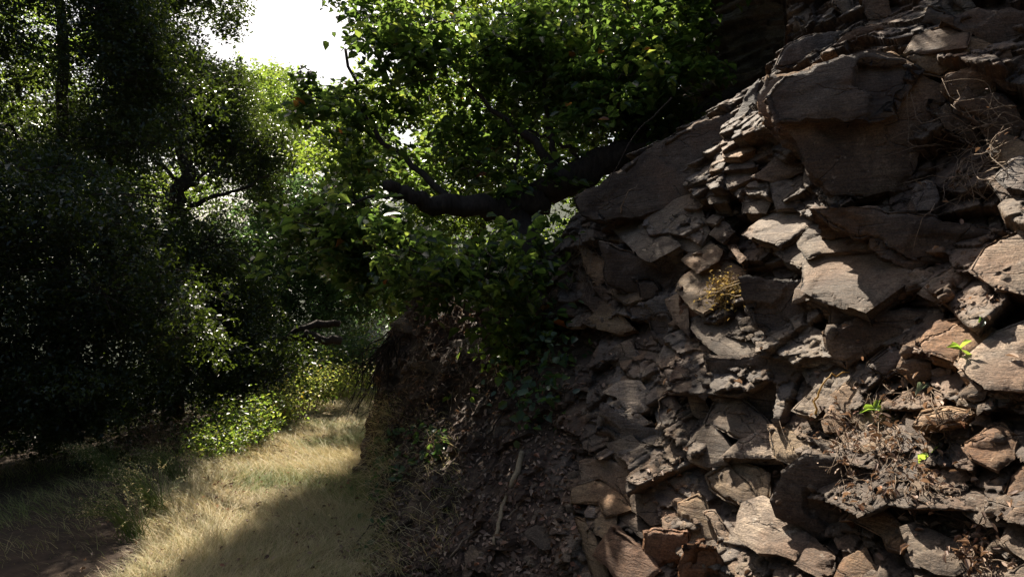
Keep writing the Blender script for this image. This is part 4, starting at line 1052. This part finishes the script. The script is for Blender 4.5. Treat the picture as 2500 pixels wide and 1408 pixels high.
r = np.random.default_rng(77)
yy = 3.6 + 9 * r.uniform(0, 1, 1600) ** 1.6; l_, h_ = pl(yy); xx = l_ - 0.3 + (h_ - l_ + 0.4) * r.uniform(0, 1, 1600)
pp = np.stack([xx, yy, ground_z(xx, yy) + r.uniform(0.015, 0.06, 1600)], -1)
v, f, t = leaves(pp, 0.032 * r.uniform(0.5, 1.2, 1600), 0.55, 0.5, r, LEAF6)
mb = MB(); mb.add(v, f, t); o = mb.build('fallen_leaves', M_DEADLEAF)
tag(o, 'dead leaves fallen on the grassy path', 'dead leaves', kind='stuff')
GT = 'arching grass tufts at the path edge'
tl = ['arching dry grass tuft at lower left of the path, frontmost', 'seedy arching grass tuft behind the frontmost one', 'wispy grass tuft beside the low green weed', 'thin straw tuft in shade farthest left']
for k, (px, Y, h) in enumerate([(330, 4.9, 0.28), (390, 5.4, 0.32), (440, 6.2, 0.28), (270, 6.4, 0.26)]):
    b = gp(px, Y); r = np.random.default_rng(300 + k)
    e = empty('grass_tuft', b, tl[k], 'grass tuft', GT)
    m = MB(); sp_, st_ = [], []
    for i in range(70):
        a = r.normal(2.9, 0.9); L = h * r.uniform(0.7, 1.5)
        tip = b + np.array([math.cos(a) * L * 1.1, math.sin(a) * L * 0.8, h * r.uniform(0.5, 1.1)])
        c = curve([b + r.normal(0, 0.05, 3) * [1, 1, 0.1], (b + tip) / 2 + np.array([0, 0, h * 0.3]), tip], 7)
        m.tube(c, np.linspace(0.0022, 0.0008, 7), 3)
        for q in (4, 5, 6): sp_.append(c[q] + r.normal(0, 0.006, (3, 3)))
    m.build('blade', M_DRYGRASS, e)
    v, f, t = leaves(np.concatenate(sp_), 0.014, 0.4, 0.3, r)
    m = MB(); m.add(v, f, t); m.build('foliage', M_DRYGRASS, e)  # these are the seed heads along the blade tips

# ------------------------------------------------------------------ things growing and lying on the slope
def ivy(name, label, cat, poly, n, size, mat, seed, lift=(0.01, 0.08), parentless=None, vines=8):
    r = np.random.default_rng(seed)
    poly = np.array(poly, float); lo, hi = poly.min(0), poly.max(0)
    pos, fl = [], []
    while len(pos) < n:
        q = r.uniform(lo, hi)
        if not inpoly(q[0], q[1], poly): continue
        h, nn = surf(*q)
        if h is None: 
            n -= 1
            continue
        pos.append(h + nn * r.uniform(*lift)); fl.append(nn)
    pos = np.array(pos); fl = np.array(fl)
    c = pos.mean(0)
    e = empty(name, c, label, cat)
    v, f, t = leaves(pos, size * r.uniform(0.6, 1.3, len(pos)), 0.75, 0.9, r, LEAF6, None, 0.2, flat=fl * 0.7 + np.array([0, -0.2, 0.5]))
    m = MB(); m.add(v, f, t)
    for k in range(vines):
        i = r.integers(0, len(pos)); d = np.linalg.norm(pos - pos[i], axis=1)
        nb = np.argsort(d)[:12][::4]
        m.tube(curve(pos[np.concatenate([[i], nb[1:]])], 9, 0.006, k), np.linspace(0.004, 0.002, 9), 4, tone=-1.0)
    m.build('foliage', [mat, M_BARK], e)
    return e
ivy('ivy_plant', 'green ivy spreading over the bank corner beside the path', 'ivy', [(920,1080),(1010,1030),(1100,1060),(1090,1130),(1010,1160),(960,1220),(900,1200)], 150, 0.06, M_IVY, 401)
ivy('ivy_plant', 'sparse low ivy at the foot of the bank, bottom left', 'ivy', [(850,1180),(930,1200),(980,1290),(930,1330),(890,1400),(840,1390)], 60, 0.055, M_IVY, 402)
ivy('climbing_plant', 'bright backlit climber hanging between tree trunk and earth bank', 'climber', [(1200,690),(1310,660),(1300,800),(1270,900),(1220,960),(1180,930),(1240,840)], 200, 0.065, M_GREENLEAF, 403, (0.05, 0.35))
ivy('climbing_plant', 'dark ivy draped below the trunk in the hollow', 'climber', [(1290,760),(1380,740),(1400,900),(1370,1040),(1290,1060),(1240,980)], 260, 0.06, M_IVY, 404, (0.03, 0.3))

def sprig(name, label, px, py, n, size, mat, h, seed, cat='seedling'):
    r = np.random.default_rng(seed)
    b, nn = surf(px, py)
    e = empty(name, b, label, cat)
    m = MB(); pos, dirs = [], []
    for i in range(n):
        a = 2 * np.pi * i / n + r.uniform(-0.3, 0.3)
        d = np.array([math.cos(a), math.sin(a) * 0.8 - 0.2, 0.5])
        top = b + np.array([0, -0.01, h * r.uniform(0.7, 1)])
        m = MB(); m.tube(np.array([b, (b + top) / 2 + r.normal(0, 0.004, 3), top]), [0.003, 0.0025, 0.0015], 4); m.build('stalk', M_TWIG, e)
        pos.append(top); dirs.append(d)
    v, f, t = leaves(np.array(pos), size, 0.45, 0.4, r, LEAF6, None, 0, np.array(dirs))
    k = MB(); k.add(v, f, t); k.build('foliage', mat, e)
    return e
sprig('seedling', 'pale green seedling catching sun on the dark bank', 1095, 1000, 5, 0.06, M_GREENLEAF, 0.10, 1)
sprig('seedling', 'small green sprout on the ochre slab', 2342, 870, 4, 0.055, M_GREENLEAF, 0.03, 2)
sprig('seedling', 'single upright grey-green leaf above the ochre slab', 2388, 805, 1, 0.06, M_IVY, 0.01, 3)
sprig('seedling', 'green leaves at the left end of the dried vine tangle', 2135, 1010, 4, 0.06, M_GREENLEAF, 0.02, 4)
sprig('seedling', 'green shoot in the middle of the dead vines', 2265, 1130, 4, 0.05, M_GREENLEAF, 0.03, 5)
sprig('curled_leaves', 'pair of pale curled leaves at top of the vine tangle', 2255, 950, 2, 0.075, M_PALELEAF, 0.01, 6, 'leaves')

# dry yellow weed on the slab
wb, wn = surf(1790, 690)
dw = empty('dry_weed', wb, 'dry golden weed sprawled on the large sunlit slab', 'weed')
m = MB(); r = np.random.default_rng(8); pp = []
for k in range(60):
    q = (1785 + r.normal(0, 14), 700 + r.normal(0, 14)); q2 = (1765 + r.normal(0, 26), 735 + r.normal(0, 30))
    h1, n1 = surf(*q); h2, n2 = surf(*q2)
    c = curve([h1 + n1 * 0.01, (h1 + h2) / 2 + n1 * r.uniform(0.02, 0.07), h2 + n2 * r.uniform(0.005, 0.05)], 8, 0.004, k)
    m.tube(c, np.linspace(0.0022, 0.001, 8), 3)
    pp.append(c[2:] + r.normal(0, 0.008, (6, 3)))
m.build('stem', M_STRAW, dw)
pp = np.concatenate(pp); v, f, t = leaves(pp, 0.02 * r.uniform(0.6, 1.4, len(pp)), 0.5, 0.3, r)
m = MB(); m.add(v, f, t); m.build('foliage', M_STRAW, dw)

def tangle(name, label, cat, poly, n, lenpx, rad, mat, seed, lift=(0.005, 0.05), ang=(0, 6.28), leafn=0, leafsize=0.026):
    r = np.random.default_rng(seed)
    poly = np.array(poly, float); lo, hi = poly.min(0), poly.max(0)
    m = MB(); first = None; lp = []; k = 0
    lines = []
    while k < n:
        q = r.uniform(lo, hi)
        if not inpoly(q[0], q[1], poly): continue
        k += 1
        a = r.uniform(*ang); L = lenpx * r.uniform(0.5, 1.4)
        pts = []
        for t in np.linspace(0, 1, 5):
            a += r.normal(0, 0.25)
            h, nn = surf(q[0] + math.cos(a) * L * t, q[1] + math.sin(a) * L * t)
            if h is None: continue
            if pts and np.linalg.norm(h - pts[-1]) > 0.25: continue
            pts.append(h + nn * r.uniform(*lift))
        if len(pts) < 3: continue
        lines.append(curve(pts, 12, 0.002, k))
    c = np.concatenate(lines).mean(0)
    e = empty(name, c, label, cat)
    for c_ in lines:
        m.tube(c_, np.linspace(rad, rad * 0.5, len(c_)), 4)
        lp.append(c_)
    m.build('stem', mat, e)
    if leafn:
        lp = np.concatenate(lp); q = lp[r.integers(0, len(lp), leafn)] + r.normal(0, 0.015, (leafn, 3))
        v, f, t = leaves(q, leafsize * r.uniform(0.5, 1.3, leafn), 0.4, 0.2, r, LEAF6, None)
        m = MB(); m.add(v, f, t); m.build('foliage', M_DEADLEAF, e)
    return e
tangle('dried_vine', 'tangle of dead pinkish vines over the sunlit lower right rocks', 'vine', [(2010,1080),(2090,1000),(2180,950),(2300,950),(2330,1040),(2280,1130),(2270,1230),(2170,1220),(2080,1130)], 70, 110, 0.0018, M_TWIG, 501, (0.006, 0.04), (0, 6.28), 520)
tangle('dried_vine', 'heap of dead vine leaves near the bottom right corner', 'vine', [(2350,1330),(2400,1290),(2440,1340),(2430,1408),(2360,1408)], 16, 60, 0.0025, M_TWIG, 502, (0.01, 0.05), (0, 6.28), 160)
tangle('dried_vine', 'dry stems tangled in the shaded hollow under the tan wedge', 'vine', [(2290,420),(2330,330),(2440,300),(2490,250),(2500,420),(2420,470)], 45, 170, 0.0026, M_TWIG, 503, (0.01, 0.06), (2.4, 3.6), 40)
tangle('dried_vine', 'thin dry roots hanging near the rusty streaked block', 'vine', [(1380,580),(1450,560),(1460,640),(1420,700),(1380,660)], 40, 80, 0.0025, M_TWIG, 504, (0.01, 0.06), (0.5, 2.6), 20)
tangle('hanging_roots', 'fine dead roots and stems hanging over the dark bank under the tree', 'roots', [(960,760),(1060,690),(1240,700),(1280,900),(1150,960),(980,900)], 120, 90, 0.003, M_TWIG, 505, (0.01, 0.09), (0.9, 2.3), 260, 0.05)
tangle('scrub', 'dark leafy scrub and stems on the bank corner by the path', 'scrub', [(930,900),(1000,900),(1120,980),(1100,1060),(960,1090),(920,1030)], 70, 80, 0.003, M_BARK, 506, (0.01, 0.10), (0.2, 2.9), 200, 0.045)
for k, (lb, a, b, bend) in enumerate([
    ('long bare creeper stem slanting in front of the dark trunk', (1560, 330), (1470, 500), 0.10),
    ('thin twig standing out from ledge slab above the grey furrowed slab', (1515, 520), (1560, 455), 0.02),
    ('pale straw stem leaning over the shaded block left of vine tangle', (1990, 1010), (2085, 920), 0.03),
    ('reddish drooping rootlets below the white crusted slab', (1640, 940), (1630, 1050), 0.02)]):
    h1, n1 = surf(*a) if k != 0 else (P(1640, 240, 5.6), np.array([0, -1, 0.]))
    h2, n2 = surf(*b)
    e = empty(['creeper', 'dry_twig', 'straw_stalk', 'rootlets'][k], h1, lb, 'stem')
    m = MB()
    m.tube(curve([h1, (h1 + h2) / 2 + n2 * (bend + 0.04), h2 + n2 * 0.03], 14, 0.005, k), np.linspace(0.005, 0.002, 14), 5)
    m.build('stem', [M_BARK, M_TWIG, M_STRAW, M_TWIG][k], e)

# exposed roots on the dirt
for k, (lb, pts, r0) in enumerate([
    ('pale bent root running down the middle of dirt slope', [(1275, 1110), (1262, 1170), (1235, 1215), (1222, 1280), (1205, 1335)], 0.018),
    ('thin dark root right of the pale bent root', [(1310, 1180), (1270, 1230), (1235, 1270)], 0.010),
    ('slender stick lying left of the pale root', [(1240, 1240), (1170, 1290), (1110, 1350), (1080, 1380)], 0.009),
    ('dead curved twig standing off the leafy bank', [(1160, 1090), (1215, 1040), (1240, 960), (1250, 900)], 0.006)]):
    pp = []
    for q in pts:
        h, nn = surf(*q); pp.append(h + nn * r0 * (0.8 + (k == 3) * 4))
    e = empty('root' if k < 2 else 'stick', pp[0], lb, 'root' if k < 2 else 'stick')
    m = MB(); m.tube(curve(pp, 18, 0.004, k), np.linspace(r0, r0 * 0.45, 18), 7, 0.2, k)
    m.build('stem', [M_PALETWIG, M_TWIG, M_TWIG, M_BARK][k], e, smooth=True)

# leaf litter, rubble and dry grass on the slope: nobody could count them
def litter(polys, n, size, seed):
    r = np.random.default_rng(seed); pos, nr = [], []
    for poly, wgt in polys:
        poly = np.array(poly, float); lo, hi = poly.min(0), poly.max(0); k = 0
        while k < int(n * wgt):
            q = r.uniform(lo, hi); 
            if not inpoly(q[0], q[1], poly): continue
            k += 1
            h, nn = surf(*q, slab=False)
            if h is None or nn[2] < 0.12 + 0.2 * r.uniform(): continue
            pos.append(h + nn * 0.008); nr.append(nn)
    pos = np.array(pos); nr = np.array(nr)
    v, f, t = leaves(pos, size * r.uniform(0.5, 1.3, len(pos)), 0.55, 0.55, r, LEAF6, None, 0.1, flat=nr)
    return v, f, t
BANK = [(930,900),(1000,760),(1330,700),(1420,900),(1420,1408),(900,1408),(930,1150)]
v, f, t = litter([(BANK, 0.62), ([(1400,600),(2500,450),(2500,1408),(1400,1408)], 0.08)], 5200, 0.034, 601)
m = MB(); m.add(v, f, t); o = m.build('leaf_litter', M_DEADLEAF)
tag(o, 'scattered brown dead leaves on the earth bank and rock ledges', 'dead leaves', kind='stuff')

def chips(polys, n, seed):
    r = np.random.default_rng(seed); V, Fc = [], []
    tet = np.array([[-1, -.6, 0], [.2, -1, .1], [1, .1, 0], [.3, .9, .05], [-.8, .7, 0], [-.5, -.3, .55], [.5, -.2, .5], [.1, .5, .6]])
    tf = np.array([[0, 1, 5], [1, 6, 5], [1, 2, 6], [2, 7, 6], [2, 3, 7], [3, 4, 7], [4, 5, 7], [4, 0, 5], [5, 6, 7]])
    cnt = 0
    for poly, wgt in polys:
        poly = np.array(poly, float); lo, hi = poly.min(0), poly.max(0); k = 0
        while k < int(n * wgt):
            q = r.uniform(lo, hi)
            if not inpoly(q[0], q[1], poly): continue
            k += 1
            h, nn = surf(*q, slab=False)
            if h is None or nn[2] < 0.15: continue
            s = 0.008 + 0.03 * r.uniform() ** 3
            a1 = np.cross(nn, r.normal(0, 1, 3)); a1 /= np.linalg.norm(a1); a2 = np.cross(nn, a1)
            T = tet * r.uniform(0.7, 1.3, (8, 3)) * [1, r.uniform(0.5, 1), r.uniform(0.5, 1.3)] * s
            V.append(h + T[:, :1] * a1 + T[:, 1:2] * a2 + (T[:, 2:] - 0.1 * s) * nn); Fc.append(tf + cnt * 8); cnt += 1
    return np.concatenate(V), np.concatenate(Fc)
v, f = chips([(BANK, 0.10), ([(1400,560),(1700,480),(2500,480),(2500,1408),(1380,1408)], 0.7)], 3600, 611)
o = mesh_obj('rubble', v, f, M_ROCK); o.color = (1, 0.92, 0.82, 1)
tag(o, 'small stone chips and crumbs lodged on the slope', 'rubble', kind='stuff')

def slope_grass(poly, n, L, seed):
    r = np.random.default_rng(seed); m = MB()
    poly = np.array(poly, float); lo, hi = poly.min(0), poly.max(0); k = 0
    B_, T_, M_ = [], [], []
    while k < n:
        q = r.uniform(lo, hi)
        if not inpoly(q[0], q[1], poly): continue
        k += 1
        h, nn = surf(*q)
        if h is None: continue
        d = nn * 0.5 + np.array([r.normal(-0.25, 0.4), r.normal(-0.2, 0.4), r.uniform(0, 0.6)])
        l_ = L * r.uniform(0.4, 1.3)
        B_.append(h); M_.append(h + d * l_ * 0.6); T_.append(h + d * l_ + np.array([0, 0, -0.4 * l_]))
    B_, M_, T_ = map(np.array, (B_, M_, T_)); N = len(B_)
    a = r.normal(0, 1, (N, 3)); a /= np.linalg.norm(a, axis=1)[:, None]; a *= r.uniform(0.001, 0.0024, N)[:, None]
    v = np.stack([B_ - a, B_ + a, M_ + a, M_ - a, T_ + a * 0.2, T_ - a * 0.2], 1).reshape(-1, 3)
    i = (np.arange(N) * 6)[:, None]
    f = np.concatenate([i + np.array([[0, 1, 2, 3]]), i + np.array([[3, 2, 4, 5]])], 1).reshape(-1, 4)
    return v, f, np.repeat(r.uniform(0.05, 1, N), 2)
v, f, t = slope_grass([(880,1408),(900,1150),(960,960),(1100,1000),(1150,1200),(1080,1408)], 900, 0.12, 621)
m = MB(); m.add(v, f, t); o = m.build('dry_grass', M_DRYGRASS)
v3, f3, t3 = slope_grass([(895,1200),(905,1050),(930,960),(960,1000),(950,1210)], 700, 0.16, 623)
m = MB(); m.add(v3, f3, t3); o3 = m.build('dry_grass', M_DRYGRASS)
tag(o3, 'longer dry grass hanging over the dark corner of the bank', 'grass', kind='stuff')
v2, f2, t2 = slope_grass([(890,1408),(870,1250),(912,1130),(940,960),(985,960),(965,1150),(985,1408)], 800, 0.13, 622)
m = MB(); m.add(v2, f2, t2); o2 = m.build('dry_grass', M_DRYGRASS)
tag(o2, 'ragged dry grass along the foot of the bank', 'grass', kind='stuff')
tag(o, 'thin dry grass growing on the earth bank right of the path', 'grass', kind='stuff')
